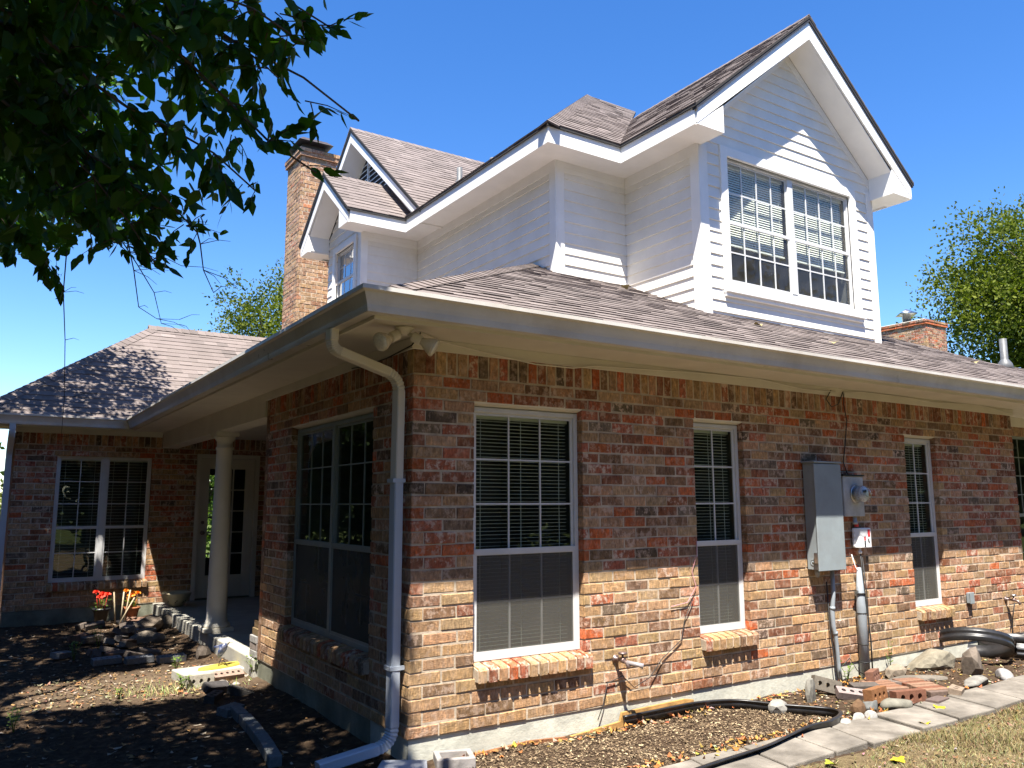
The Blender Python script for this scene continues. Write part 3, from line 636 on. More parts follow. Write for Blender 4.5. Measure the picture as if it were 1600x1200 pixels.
# upper roofs
x0 = EX-.04; y0 = EYU-.04; ZB = ZE+.02
Fu = lambda x, y: (x, y, ZB+S_*(y-y0)); Lu = lambda x, y: (x, y, ZB+S_*(x-x0))
pk = 3.10
roof([[Fu(x0, y0), Fu(GE0-.04, y0), Fu(GE0-.04+pk, y0+pk), Fu(x0+pk, y0+pk)]], (1, 0, 0), (x0, y0, ZB), 21)
roof([[Lu(x0, y0), Lu(x0+pk, y0+pk), Lu(x0, y0+2*pk)]], (0, 1, 0), (x0, y0, ZB), 22)
hipcap(Fu(x0, y0), Fu(x0+pk, y0+pk), 23, .13, .074).build('hip_cap', SHINGLE, house)
g0, g1 = GE0-.04, GE1+.04; hh = (g1-g0)/2; gy = GF-.05
roof([[(g0, gy, ZB), (GM, gy, ZB+S_*hh), (GM, y0+hh, ZB+S_*hh), (g0, y0, ZB)]], (0, 1, 0), (g0, gy, ZB), 24)
roof([[(g1, gy, ZB), (GM, gy, ZB+S_*hh), (GM, y0+hh, ZB+S_*hh), (g1, y0+1, ZB)]], (0, 1, 0), (g1, gy, ZB), 25)
hipcap((GM, gy, ZB+S_*hh), (GM, y0+hh, ZB+S_*hh), 26, .12, .1).build('ridge_cap', SHINGLE, house)
bx0 = 2.78
roof([[(bx0, BY-BH-.04, ZB), (9, BY-BH-.04, ZB), (9, BY, ZB+S_*(BH+.04)), (bx0, BY, ZB+S_*(BH+.04))]], (1, 0, 0), (bx0, BY-BH-.04, ZB), 27)
roof([[(bx0, BY+BH+.04, ZB), (9, BY+BH+.04, ZB), (9, BY, ZB+S_*(BH+.04)), (bx0, BY, ZB+S_*(BH+.04))]], (1, 0, 0), (bx0, BY+BH+.04, ZB), 28)
hipcap((bx0, BY, ZB+S_*(BH+.04)), (9, BY, ZB+S_*(BH+.04)), 29, .12, .1).build('ridge_cap', SHINGLE, house)
dx0 = 1.85; DB = 5.77
roof([[(dx0, 6.02, DB), (3.25, 6.02, DB), (3.25, dm, DB+S_*1.08), (dx0, dm, DB+S_*1.08)]], (1, 0, 0), (dx0, 6.02, DB), 30)
roof([[(dx0, 2*dm-6.02, DB), (3.25, 2*dm-6.02, DB), (3.25, dm, DB+S_*1.08), (dx0, dm, DB+S_*1.08)]], (1, 0, 0), (dx0, 2*dm-6.02, DB), 31)
hipcap((dx0, dm, DB+S_*1.08), (3.25, dm, DB+S_*1.08), 32, .11, .09).build('ridge_cap', SHINGLE, house)
# louvred vent in the big gable
mb = MB(); lz0, lz1 = 6.75, 7.86; lh = (lz1-lz0)/S_
lv = lambda z: (lz1-z)/S_
z = lz0
fr = []
while z < lz1-.05:
    a = lv(z+.02); mb.hexa([(SX0-.05, BY-a, z), (SX0-.05, BY+a, z), (SX0-.02, BY+a, z+.035), (SX0-.02, BY-a, z+.035)], [(SX0-.05, BY-a, z+.02), (SX0-.05, BY+a, z+.02), (SX0-.02, BY+a, z+.05), (SX0-.02, BY-a, z+.05)]); z += .095
mb.box(SX0-.06, SX0-.02, BY-.02, BY+.02, lz0, lz1-.05)
vt = mb.build('gable_vent', TRIM, house); mb = MB(); mb.prism([(SX0-.022, BY-lh, lz0), (SX0-.022, BY+lh, lz0), (SX0-.022, BY, lz1)], (.005, 0, 0)); mb.build('vent_backing', EDGE, vt)
# gable window with trim
FG = lambda u, d, z: (u, GY-d, z); FD = lambda u, d, z: (DX-d, u, z)
w = window(FG, WO[0], WO[1], WO[2], WO[3], 4.73, 2, 4, 2, 2, rec=.03, glass=GLASSG, blind=(.34, 1), mul=.1, mw=.016, fw_=.03, tilt=-1.1, slat=.03, slat_w=.016, room=1.6)
def casing(F, o, win, wd=.11):
    mb = MB(); a, b, c, d = o
    def bx(p, q, r, s, d0, d1): mb.hexa([F(p, d0, r), F(q, d0, r), F(q, d1, r), F(p, d1, r)], [F(p, d0, s), F(q, d0, s), F(q, d1, s), F(p, d1, s)])
    bx(a-wd, a+.005, c-.02, d+wd, -.005, .035); bx(b-.005, b+wd, c-.02, d+wd, -.005, .035); bx(a+.005, b-.005, d-.005, d+wd, -.005, .034); bx(a-wd, b+wd, c-.10, c-.02, -.005, .04)
    bx(a-wd-.01, b+wd+.02, c-.125, c-.10, -.005, .075); bx(a-wd, b+wd, c-.17, c-.125, -.005, .05)
    mb.build('casing', TRIM, win, bevel=.003)
casing(FG, WO, w)
w = window(FD, *DW[:2], DW[2], DW[3], 5.0, 1, 3, 2, 2, rec=.03, glass=mat_glass('dormer_glass', (.5, .5, .5), 3.2), blind=None, room=1.0, mw=.014); casing(FD, DW, w, .09)
# roof vent pipes
def pipe(p, h, r, name='vent_pipe'):
    mb = MB(); mb.lathe([(r*2.2, -.12), (r*2.0, .02), (r*1.15, .10), (r, .11), (r, h), (r*.8, h)], p, 16); return mb.build(name, VENTG, house)
pipe((4.21, 6.888, 6.9), .33, .05); 
mb = MB(); mb.lathe([(.13, -.1), (.10, .03), (.06, .09), (.052, .1), (.052, .42), (.04, .42)], (10.75, 1.35, 3.55), 16); mb.build('vent_pipe', VENTG, house)
pipe((4.6, 6.43, 6.95), .38, .05)
# ---------------------------------------------------------------- chimneys
def chimney(x0, x1, y0, y1, z0, z1, cs=C_, pale=True):
    PALE[0] = pale
    n = int((z1-z0)/cs); mb = None
    ch = brick_wall('chimney', lambda u, d, z: (u, y0-d, z), x0, x1, n, [], house, soldier=None, z00=z0, cs=cs, e0=(0, .1))
    for nm, F, L in (('chimney_side', lambda u, d, z: (x0-d, u, z), (y0, y1)),):
        brick_wall('chimney_face', F, L[0], L[1], n, [], ch, soldier=None, z00=z0, cs=cs, e0=(.1, 0), alt=1)
    zt = z0+n*cs; mb = MB(); 
    mb.col = (.2, .13, .1, .2); mb.box(x0+.086, x1, y0+.086, y1, z0, zt-.004)
    for k, o in ((0, .03), (1, .055)):
        for F, a, b in ((lambda u, d, z: (u, y0-o-d, z), x0-o, x1+o), (lambda u, d, z: (x0-o-d, u, z), y0-o+.1, y1+o)):
            u = a
            while u < b-.05: brick_at(mb, F, u, min(b, u+.235), zt+k*cs+.004, zt+(k+1)*cs-.004, .2, z=2); u += .245
    o = .055; mb.box(x0-o+.015, x1+o-.01, y0-o+.015, y1+o-.01, zt+.002, zt+2*cs-.006); mb.build('chimney_corbel', BRICK, ch)
    mb = MB(); mb.hexa([(x0-o, y0-o, zt+2*cs-.003), (x1+o, y0-o, zt+2*cs-.003), (x1+o, y1+o, zt+2*cs-.003), (x0-o, y1+o, zt+2*cs-.003)], [(x0+.1, y0+.1, zt+2*cs+.05), (x1-.1, y0+.1, zt+2*cs+.05), (x1-.1, y1-.1, zt+2*cs+.05), (x0+.1, y1-.1, zt+2*cs+.05)]); mb.build('chimney_crown', CONC, ch)
    PALE[0] = False; return ch, zt+2*cs+.05
ch, zt = chimney(2.43, 3.14, 10, 10.85, 3.0, 8.26)
mb = MB(); a, b, c, d = 2.33, 3.02, 9.86, 10.75
mb.hexa([(a, c, zt+.07), (b, c, zt+.07), (b, d, zt+.07), (a, d, zt+.07)], [(a+.1, c+.1, zt+.16), (b-.1, c+.1, zt+.16), (b-.1, d-.1, zt+.16), (a+.1, d-.1, zt+.16)])
mb.box(a+.12, b-.12, c+.2, d-.2, zt-.03, zt+.07); mb.build('chimney_cap', simple('rusty_cap', (.09, .075, .07), .5, .5, .25, 8), ch)
FC = chimney(23.6, 24.85, 9.76, 11.6, 5.6, 7.36, pale=False)[0]
mb = MB(); mb.lathe([(.17, 7.5), (.17, 7.86), (.42, 7.86), (.03, 8.06)], (23.95, 10.6, 0), 4); mb.build('chimney_cap', STEEL, FC); mb = MB(); mb.box(23.3, 23.62, 12.2, 12.5, 7.3, 8.3); mb.box(23.2, 23.72, 12.1, 12.6, 8.1, 8.3); mb.build('chimney_cap', STEEL, FC)
# ================================================================ GROUND
def gh(x, y):
    l = sstep(.12, -.35, x)*sstep(-1.5, .8, y)
    h = -.15-.06*l*1.0-.05*sstep(-1.0, -3.5, y)
    if x > 3.2: h += .02*sstep(3.2, 6, x)
    return h
def ghn(x, y): return gh(x, y)+.012*sin(x*7.1+2*sin(y*3.3))*sin(y*6.3+1.3*sin(x*4.7))+.006*sin(x*23+y*9)*sin(y*19-x*5)
mb = MB(); nx, ny = 150, 140
xs = [-5+15*i/nx for i in range(nx+1)]; ys = [-4.5+14*i/ny for i in range(ny+1)]
xs = [-900, -200, -60, -25, -12, -7]+xs+[13, 20, 35, 80, 250, 900]; ys = [-900, -200, -60, -25, -12, -7]+ys+[13, 20, 35, 80, 250, 900]
I = [[mb.V((x, y, ghn(max(-5, min(10, x)), max(-4.5, min(9.5, y))))) for y in ys] for x in xs]
for i in range(len(xs)-1):
    for j in range(len(ys)-1): mb.F([I[i][j], I[i+1][j], I[i+1][j+1], I[i][j+1]], True)
tag(mb.build('ground', GROUND), None, None, kind='structure')
def inpoly(x, y, P):
    c = False
    for i in range(len(P)):
        (x1, y1), (x2, y2) = P[i-1], P[i]
        if (y1 > y) != (y2 > y) and x < (x2-x1)*(y-y1)/(y2-y1)+x1: c = not c
    return c
# ---------------------------------------------------------------- path slabs
PJ = [(.55, .45), (1.02, .92), (1.52, 1.42), (2.0, 1.92), (2.47, 2.40), (2.88, 2.76), (3.43, 3.36), (3.98, 3.85), (4.50, 4.40), (4.98, 4.84), (5.50, 5.38), (6.05, 5.9), (6.6, 6.45), (7.15, 7.0), (7.7, 7.6)]
ordn = ['nearest', 'second', 'third', 'fourth', 'fifth', 'sixth', 'seventh', 'eighth', 'ninth', 'tenth', 'eleventh', 'twelfth', 'thirteenth', 'fourteenth']
for k in range(len(PJ)-1):
    mb = MB(); g_ = .008; (a, b), (c, d) = PJ[k], PJ[k+1]; yt, yb = -.91+rng.uniform(-.02, .02), -1.35+rng.uniform(-.025, .02)
    z = gh((a+c)/2, -1.1)+.028+rng.uniform(-.006, .006); tl = rng.uniform(-.006, .006)
    if k > 9: yt += .04; yb += .06
    P = [(b+g_, yb), (d-g_, yb+.01), (c-g_, yt), (a+g_, yt)]
    mb.hexa([(*p, z-.06) for p in P], [(p[0], p[1], z+tl*(1 if i in (0, 3) else -1)) for i, p in enumerate(P)])
    o = mb.build('paving_slab', SLABM, bevel=.009); tag(o, 'weathered grey concrete slab in the garden path, %s slab along it' % ordn[k], 'slab', 'path slabs')
# ---------------------------------------------------------------- mulch, litter, grass (uncountable)
BED = [(.15, -.06), (2.95, -.05), (3.02, -.4), (3.14, -.62), (3.14, -.78), (2.9, -.94), (2.4, -.93), (1.9, -.98), (1.2, -1.15), (.6, -1.3), (.0, -1.35)]
def chip(mb, x, y, z, L, w, h):
    if L > .022:      # leaf scrap: irregular curled outline
        a = U(0, 2*pi); n_ = 6; P = []
        for k in range(n_):
            b = 2*pi*k/n_+U(-.3, .3); r_ = U(.6, 1.1); p_, q_ = cos(b)*L*.55*r_, sin(b)*w*.6*r_
            P.append((x+p_*cos(a)-q_*sin(a), y+p_*sin(a)+q_*cos(a), z+abs(h)*(p_/L*2)**2*1.5+U(-.3, .3)*abs(h)))
        c_ = (x, y, z)
        I_ = [mb.V(p) for p in P]; m_ = mb.V(c_)
        for k in range(n_): mb.F([m_, I_[k], I_[(k+1) % n_]])
        return
    a = U(0, 2*pi); t = U(-.5, .5); c, s = cos(a)*L/2, sin(a)*L/2; cw, sw = -sin(a)*w/2, cos(a)*w/2; dz = sin(t)*L/2
    mb.poly([(x-c-cw, y-s-sw, z-dz), (x+c-cw, y+s-sw, z+dz), (x+c+cw, y+s+sw, z+dz+h), (x-c+cw, y-s+sw, z-dz+h)])
mb = MB()
n = 0
while n < 15000:
    x, y = U(0, 3.2), U(-1.4, 0)
    if inpoly(x, y, BED):
        n += 1; k = rng.random(); c = (.10, .07, .042) if k < .4 else ((.17, .125, .078) if k < .68 else ((.04, .027, .018) if k < .92 else (.30, .24, .15))); f = U(.7, 1.2); mb.col = (*[q*f for q in c], 1)
        chip(mb, x, y, ghn(x, y)+U(.0, .014), U(.008, .032), U(.003, .009), U(-.005, .005))
tag(mb.build('mulch', CHIPM), 'brown shredded bark mulch in the bed along the sunny wall', 'mulch', kind='stuff')
mb = MB(); n = 0
while n < 7000:
    x, y = U(-3.2, .0), U(-2.2, 8.5)
    n += 1; k = rng.random(); c = (.04, .028, .02) if k < .5 else ((.11, .07, .04) if k < .75 else ((.19, .11, .045) if k < .9 else (.24, .2, .15))); f = U(.7, 1.2); mb.col = (*[q*f for q in c], 1)
    L = U(.012, .05) if k < .8 else U(.03, .075); chip(mb, x, y, ghn(x, y)+U(.0, .016), L, U(.2, .6)*L, U(-.012, .012))
for _ in range(520):   # extra pale litter: sunlight of the open strip put into its colour
    x, y = U(-1.9, -.2), U(3.0, 4.4); k = rng.random(); c = (.15, .11, .065) if k < .6 else ((.19, .10, .04) if k < .8 else (.25, .2, .13)); mb.col = (*[q*U(.7, 1.1) for q in c], 1); L = U(.02, .055); chip(mb, x, y, ghn(x, y)+U(0, .015), L, U(.4, .8)*L, U(-.012, .012))
for _ in range(1700):
    x, y = U(3.0, 8.5), U(-.95, -.02); k = rng.random(); c = (.11, .08, .05) if k < .6 else ((.22, .13, .045) if k < .85 else (.26, .22, .16)); mb.col = (*[q*U(.7, 1.1) for q in c], 1)
    L = U(.01, .05); chip(mb, x, y, ghn(x, y)+U(0, .01), L, U(.3, .7)*L, U(-.01, .01))
for _ in range(500):     # leaves blown against the foundation and path
    x = U(.3, 5); y = (-.06-abs(rng.gauss(0, .06))) if rng.random() < .5 else (-.86+rng.gauss(0, .05)); k = rng.random(); c = (.22, .10, .03) if k < .5 else ((.3, .17, .05) if k < .8 else (.24, .19, .12)); mb.col = (*[q*U(.6, 1.1) for q in c], 1)
    L = U(.025, .06); chip(mb, x, y, ghn(x, y)+U(.005, .025), L, U(.5, .8)*L, U(-.02, .02))
tag(mb.build('leaf_litter', CHIPM), 'dry leaf and bark litter strewn over the bare soil', 'leaf litter', kind='stuff')
mb = MB()
def blade(mb, x, y, z, h, w, lean):
    a = U(0, 2*pi); dx, dy = cos(a)*lean, sin(a)*lean; b = U(0, pi); wx, wy = cos(b)*w, sin(b)*w
    mb.poly([(x-wx, y-wy, z), (x+wx, y+wy, z), (x+wx*.6+dx*.45, y+wy*.6+dy*.45, z+h*.65), (x-wx*.6+dx*.45, y-wy*.6+dy*.45, z+h*.65)]); mb.poly([(x-wx*.6+dx*.45, y-wy*.6+dy*.45, z+h*.65), (x+wx*.6+dx*.45, y+wy*.6+dy*.45, z+h*.65), (x+dx, y+dy, z+h)])
n = 0
while n < 42000:
    x = U(1.6, 7.0); y = -1.37-abs(rng.gauss(0, .55))
    if y < -3.4: continue
    cl = sin(x*3.1+sin(y*4))*sin(y*3.7+x*1.3)
    cl += .5*sin(x*9+3*sin(y*7))*sin(y*11+x*2)
    if rng.random() > .5+.5*cl: continue
    n += 1; k = rng.random(); c = (.20, .16, .08) if k < .55 else ((.14, .11, .05) if k < .8 else ((.09, .10, .03) if k < .93 else (.27, .23, .13))); mb.col = (*[q*U(.75, 1.15) for q in c], 1)
    blade(mb, x, y, ghn(x, y)-.003, U(.01, .042)*(.7+.7*max(0, cl)), U(.0013, .003), U(.015, .05))
for _ in range(2200):
    x = U(2.2, 8); y = U(-3, -1.36); k = rng.random(); c = (.15, .10, .05) if k < .8 else (.26, .21, .14); mb.col = (*[q*U(.6, 1.1) for q in c], 1); L = U(.012, .04); chip(mb, x, y, ghn(x, y)+U(.004, .02), L, U(.3, .7)*L, U(-.012, .012))
for _ in range(420):   # tufts in the sunlit gap on the left and weeds by the bricks
    x, y = rng.gauss(-.75, .28), rng.gauss(3.3, .13)
    k = rng.random(); mb.col = (*[q*U(.7, 1.2) for q in ((.36, .34, .16) if k < .7 else (.16, .22, .05))], 1); blade(mb, x, y, ghn(x, y), U(.02, .07), .0025, U(.01, .06))
tag(mb.build('grass', GRASSM), 'short dry straw coloured grass beyond the slab path', 'grass', kind='stuff')
# ---------------------------------------------------------------- leaves lying about
LEAFSH = [(0, 0), (.18, .10), (.30, .34), (.36, .22), (.46, .30), (.5, .55), (.36, .62), (.28, .8), (.12, .82), (0, 1)]
def maple(L, col):
    mb = MB(); mb.col = (*col, 1)
    pts = LEAFSH+[(-x, y) for x, y in LEAFSH[::-1][1:-1]]
    cz = lambda x, y: (abs(x)*.25+.08*sin(y*5))*L
    c = mb.V((0, .45*L, 0)); I = [mb.V((x*L, y*L, cz(x, y))) for x, y in pts]
    for i in range(len(I)): mb.F([c, I[i], I[(i+1) % len(I)]])
    return mb
ylw = [((3.47, -1.32), 'on the path slab with curled tip'), ((4.04, -1.08), 'by the path joint, farther along'), ((2.56, -1.60), 'in the dry grass, upper of a touching pair'), ((2.60, -1.68), 'in the dry grass, lower of a touching pair'), ((3.83, -.80), 'between the pebbles and the brick pile'), ((2.15, -1.43), 'at the path edge, greener than the rest')]
for i, ((x, y), d) in enumerate(ylw):
    o = maple(U(.07, .095), (.80, .60, .03) if i != 5 else (.5, .6, .05)).build('fallen_leaf', DRYLEAF, loc=(x, y, max(gh(x, y), gh(x, y)+(.03 if -1.35 < y < -.91 else .012))+.008)); o.rotation_euler = (U(-.2, .2), U(-.2, .2), U(0, 6)); tag(o, 'bright yellow fallen leaf '+d, 'leaf', 'yellow fallen leaves')
rl = [((3.75, 2.1), 'near the roof peak by the white corner'), ((5.2, .45), 'below the big gable window'), ((4.6, .9), 'close to the corner board'), ((9.0, .9), 'beyond the gable')]
for (x, y), d in rl:
    o = maple(.11, (.55, .46, .22)).build('fallen_leaf', DRYLEAF, loc=(x, y, Fp(x, y)[2]+.025)); o.rotation_euler = (.43, U(-.1, .1), U(0, 6)); tag(o, 'pale dry leaf on the lower shingle roof '+d, 'leaf', 'leaves on the roof')
# ================================================================ WALL EQUIPMENT
p = empty('breaker_cabinet', (4.13, 0, 1.34), 'tall grey metal breaker cabinet mounted on the brick wall', 'electric panel')
mb = MB(); mb.T = Matrix.Translation((-4.13, 0, -1.34)); mb.box(3.955, 4.325, -.128, -.012, .87, 1.822); mb.build('cabinet', METALG, p, bevel=.004)
mb = MB(); mb.T = Matrix.Translation((-4.13, 0, -1.34)); mb.box(3.945, 4.335, -.142, -.129, .86, 1.815); mb.box(3.94, 4.34, -.15, -.005, 1.823, 1.84); mb.build('door', METALG, p, bevel=.004)
mb = MB(); mb.T = Matrix.Translation((-4.13, 0, -1.34)); mb.lathe([(.03, 0), (.03, .003), (.022, .003), (.022, .001), (.014, .001), (.014, .0035), (.001, .0035)], (3.955, -.075, .935), 20, (Vector((0, 1, 0)), Vector((0, 0, 1)), Vector((-1, 0, 0)))); mb.build('knockout', METALG, p)
mb = MB(); mb.T = Matrix.Translation((-4.13, 0, -1.34)); mb.box(3.935, 3.945, -.135, -.10, .93, 1.02); mb.build('latch', STEEL, p)
mb = MB(); mb.T = Matrix.Translation((-4.13, 0, -1.34)); mb.lathe([(.022, 0), (.022, -.05), (.015, -.05), (.015, -.07)], (4.02, -.06, .87), 12); mb.build('conduit_stub', PIPEG, p)
m_ = empty('electric_meter', (4.6, 0, 1.52), 'grey meter box with round glass utility meter beside the tall cabinet', 'electric meter'); T = Matrix.Translation((-4.6, 0, -1.52))
mb = MB(); mb.T = T; mb.box(4.445, 4.755, -.085, -.01, 1.335, 1.715); mb.build('meter_box', METERG, m_, bevel=.006)
mb = MB(); mb.T = T; mb.box(4.435, 4.765, -.095, -.005, 1.716, 1.728); mb.build('lid', BLACK, m_)
mb = MB(); mb.T = T; mb.lathe([(.085, 0), (.09, .01), (.085, .02)], (4.62, -.085, 1.545), 28, 'y'); mb.build('ring', STEEL, m_)
mb = MB(); mb.T = T; mb.lathe([(.074, .02), (.074, .09), (.07, .095), (.001, .096)], (4.62, -.085, 1.545), 28, 'y'); mb.build('dial', simple('meter_dial', (.42, .44, .47), .3, .2, .1, 20), m_)
mb = MB(); mb.T = T; mb.box(4.59, 4.65, -.184, -.1815, 1.56, 1.585); mb.build('display', BLACK, m_)
mb = MB(); mb.T = T; mb.lathe([(.082, .02), (.08, .10), (.07, .125), (.04, .138), (.001, .142)], (4.62, -.085, 1.545), 28, 'y'); mb.build('glass_cover', mat_glass('meter_glass', (.92, .94, .95), 1.5), m_)
mb = MB(); mb.T = T; mb.lathe([(.018, 0), (.018, -.05), (.024, -.05), (.024, -.075)], (4.64, -.05, 1.335), 12); mb.build('conduit_stub', METERG, m_)
u_ = empty('utility_box', (4.72, 0, 1.13), 'small white plastic junction box with red marks below the meter', 'utility box'); T = Matrix.Translation((-4.72, 0, -1.13))
mb = MB(); mb.T = T; mb.hexa([(4.625, -.02, 1.04), (4.83, -.02, 1.04), (4.83, -.085, 1.04), (4.665, -.085, 1.04)][::-1], [(4.625, -.02, 1.225), (4.83, -.02, 1.225), (4.83, -.085, 1.225), (4.665, -.085, 1.225)][::-1]); mb.build('case', WHITEP, u_, bevel=.006)
mb = MB(); mb.T = T
for k in range(4): mb.box(4.612, 4.63, -.05, -.03, 1.055+k*.045, 1.075+k*.045)
mb.lathe([(.012, 0), (.012, -.03), (.02, -.03), (.016, -.055)], (4.69, -.05, 1.04), 10); mb.build('clip', WHITEP, u_)
mb = MB(); mb.T = T; mb.box(4.775, 4.81, -.0875, -.0855, 1.145, 1.21); mb.box(4.715, 4.738, -.0875, -.0855, 1.11, 1.145); mb.build('label', RED, u_)
mb = MB(); mb.T = T
for k in range(4): mb.box(4.715+.001*(k % 2), 4.737, -.0875, -.0855, 1.052+k*.014, 1.061+k*.014)
mb.box(4.776, 4.792, -.0875, -.0855, 1.095, 1.125); mb.box(4.784, 4.798, -.0876, -.0856, 1.085, 1.10); mb.build('lettering', BLACK, u_)
mb = MB(); mb.T = T; mb.lathe([(.02, .012), (.02, .045), (.012, .05)], (4.66, -.05, 1.225), 12); mb.build('seal', RED, u_)
def thing_tube(name, pts, r, mat, label, cat, group=None, n=10):
    mb = MB(); mb.tube(pts, r, n); return tag(mb.build(name, mat), label, cat, group)
c1 = thing_tube('conduit', [(4.25, -.05, .865), (4.245, -.05, .62), (4.225, -.045, .50), (4.225, -.045, .36), (4.245, -.05, .28), (4.265, -.05, .0), (4.28, -.06, -.2)], [.019, .019, .021, .021, .019, .019, .017], PIPEG, 'thin grey conduit leaning down from the tall cabinet to the ground', 'conduit')
for z in (.50, .28): mb = MB(); mb.lathe([(.024, 0), (.024, .03)], (4.228 if z > .4 else 4.245, -.047, z), 12); mb.build('coupling', PIPEG, c1)
c2 = thing_tube('conduit', [(4.655, -.05, .86), (4.652, -.05, .5), (4.652, -.05, -.2)], [.02, .045, .045], PIPEG, 'wide grey service conduit with ties below the white box', 'conduit', n=14)
for z in (.62, .44, .16, .0): mb = MB(); mb.lathe([(.048, 0), (.05, .004), (.048, .008)], (4.652, -.05, z), 14); mb.build('tie', CABLE, c2)
mb = MB(); mb.box(4.56, 4.70, -.058, -.05, .62, .65); mb.build('strap', STEEL, c2)
thing_tube('cable', [(4.69, -.05, 1.0), (4.70, -.055, .8), (4.66, -.10, .55), (4.71, -.09, .2), (4.705, -.09, -.15)], .007, CABLE, 'black cable hanging from the white box along the wide conduit', 'cable', n=6)
thing_tube('cable', [(4.72, -.05, .95), (4.665, -.11, .62), (4.74, -.06, .35), (4.72, -.05, .1), (4.70, -.06, -.15)], .005, CABLE, 'loose black cable bowing out right of the wide conduit', 'cable', n=6)
thing_tube('cable', [(4.60, -.02, .98), (4.62, -.04, .86), (4.66, -.07, .8), (4.60, -.03, .6)], .004, WHITEP, 'short pale wire loop under the white box', 'cable', n=6)
thing_tube('cable', [(4.20, -.02, .75), (4.20, -.03, .3), (4.22, -.05, .02), (4.19, -.1, -.17)], .006, CABLE, 'dark cable running beside the thin grey conduit', 'cable', n=6)
thing_tube('cable', [(4.29, -.04, -.02), (4.42, -.06, .06), (4.52, -.06, -.06), (4.64, -.08, -.12)], .004, CABLE, 'looped wire between the two conduits near the ground', 'cable', n=6)
thing_tube('soffit_cable', [(-.05, -.2, 2.553), (.15, -.08, 2.54), (.5, -.06, 2.505), (.95, -.05, 2.462), (1.3, -.045, 2.466), (1.5, -.04, 2.50), (2.6, -.032, 2.545), (3.4, -.03, 2.556), (4.0, -.035, 2.51), (4.5, -.03, 2.52)], .0055, BEIGE, 'pale cable sagging under the eave from the twin floodlight', 'cable', n=6)
thing_tube('soffit_cable', [(4.6, -.03, 2.52), (4.9, -.04, 2.548), (5.6, -.03, 2.55), (6.2, -.03, 2.53), (6.75, -.035, 2.552), (7.2, -.04, 2.556), (7.9, -.03, 2.50)], .0055, BEIGE, 'pale cable sagging under the eave right of the wire drop', 'cable', n=6)
thing_tube('soffit_cable', [(-.05, -.2, 2.553), (-.03, -.03, 2.5), (-.035, .35, 2.47), (-.03, .8, 2.475), (-.03, 1.0, 2.49)], .005, CABLE, 'dark cable from the floodlight along the shaded left wall', 'cable', n=6)
thing_tube('cable', [(4.42, -.03, 2.53), (4.33, -.035, 2.44), (4.40, -.04, 2.37), (4.5, -.04, 2.40), (4.56, -.03, 2.46), (4.6, -.035, 2.53)], .005, CABLE, 'black wire loop drooping beneath the eave above the cabinet', 'cable', n=6)
thing_tube('cable', [(4.62, -.03, 2.53), (4.6, -.035, 2.40), (4.655, -.02, 2.25), (4.60, -.02, 2.0), (4.56, -.02, 1.85), (4.60, -.03, 1.73)], .005, CABLE, 'dark wire dropping from the eave to the meter box', 'cable', n=6)
thing_tube('cable', [(2.565, -.012, 1.16), (2.56, -.014, 1.05), (2.50, -.012, .92), (2.54, -.014, .8), (2.44, -.012, .68), (2.26, -.012, .66)], .003, simple('pink_wire', (.5, .25, .28), .6), 'thin pink wire trailing down from the narrow window edge', 'wire', n=5)
thing_tube('cable', [(2.50, -.012, .70), (2.40, -.014, .55), (2.36, -.012, .40), (2.15, -.014, .28), (2.0, -.03, .16), (1.86, -.012, .10), (1.74, -.02, .20), (1.6, -.012, .16), (1.56, -.012, .02), (1.5, -.02, -.08)], .0035, CABLE, 'thin dark wire wandering across the lower bricks near the spigot', 'wire', n=5)
def faucet(x, z, label, n):
    f = empty('faucet', (x, 0, z), label, 'faucet'); mb = MB()
    mb.lathe([(.03, 0), (.03, .008), (.014, .012), (.014, .07), (.019, .075), (.019, .105)], (0, 0, 0), 14, 'y'); mb.tube([(0, -.09, 0), (.0, -.13, -.012), (0, -.155, -.045)], [.014, .014, .015], 12)
    mb.tube([(0, -.09, 0), (0, -.085, .04)], .008, 8); mb.build('spout', BRASS, f)
    mb = MB(); mb.lathe([(.006, .04), (.03, .042), (.034, .05), (.03, .058), (.008, .06)], (0, -.085, 0), 12); mb.build('handle', BRASS if n else STEEL, f); return f
f = faucet(1.69, .325, 'brownish outdoor spigot sticking out of the sunny brick between windows', 1)
mb = MB(); mb.tube([(.0, -.13, -.01), (.05, -.2, -.02), (.075, -.225, -.028)], [.018, .016, .02], 12); mb.build('hose_adapter', simple('grey_nozzle', (.4, .37, .38), .4, .4), f)
faucet(7.40, .39, 'small outdoor tap on the brick wall above the coiled edging', 0)
thing_tube('cable', [(7.39, -.10, .36), (7.40, -.06, .2), (7.42, -.03, .0), (7.42, -.03, -.1)], .006, CABLE, 'dark strip hanging from the far outdoor tap', 'strap', n=6)
ob = empty('outlet_box', (6.61, 0, .455), 'small grey weatherproof outlet box on the brick wall', 'outlet box')
mb = MB(); mb.box(-.035, .035, -.045, -.005, -.055, .055); mb.build('box', METALG, ob, bevel=.005); mb = MB(); mb.box(-.04, .04, -.054, -.0455, -.06, .06); mb.build('cover', METALG, ob, bevel=.004)
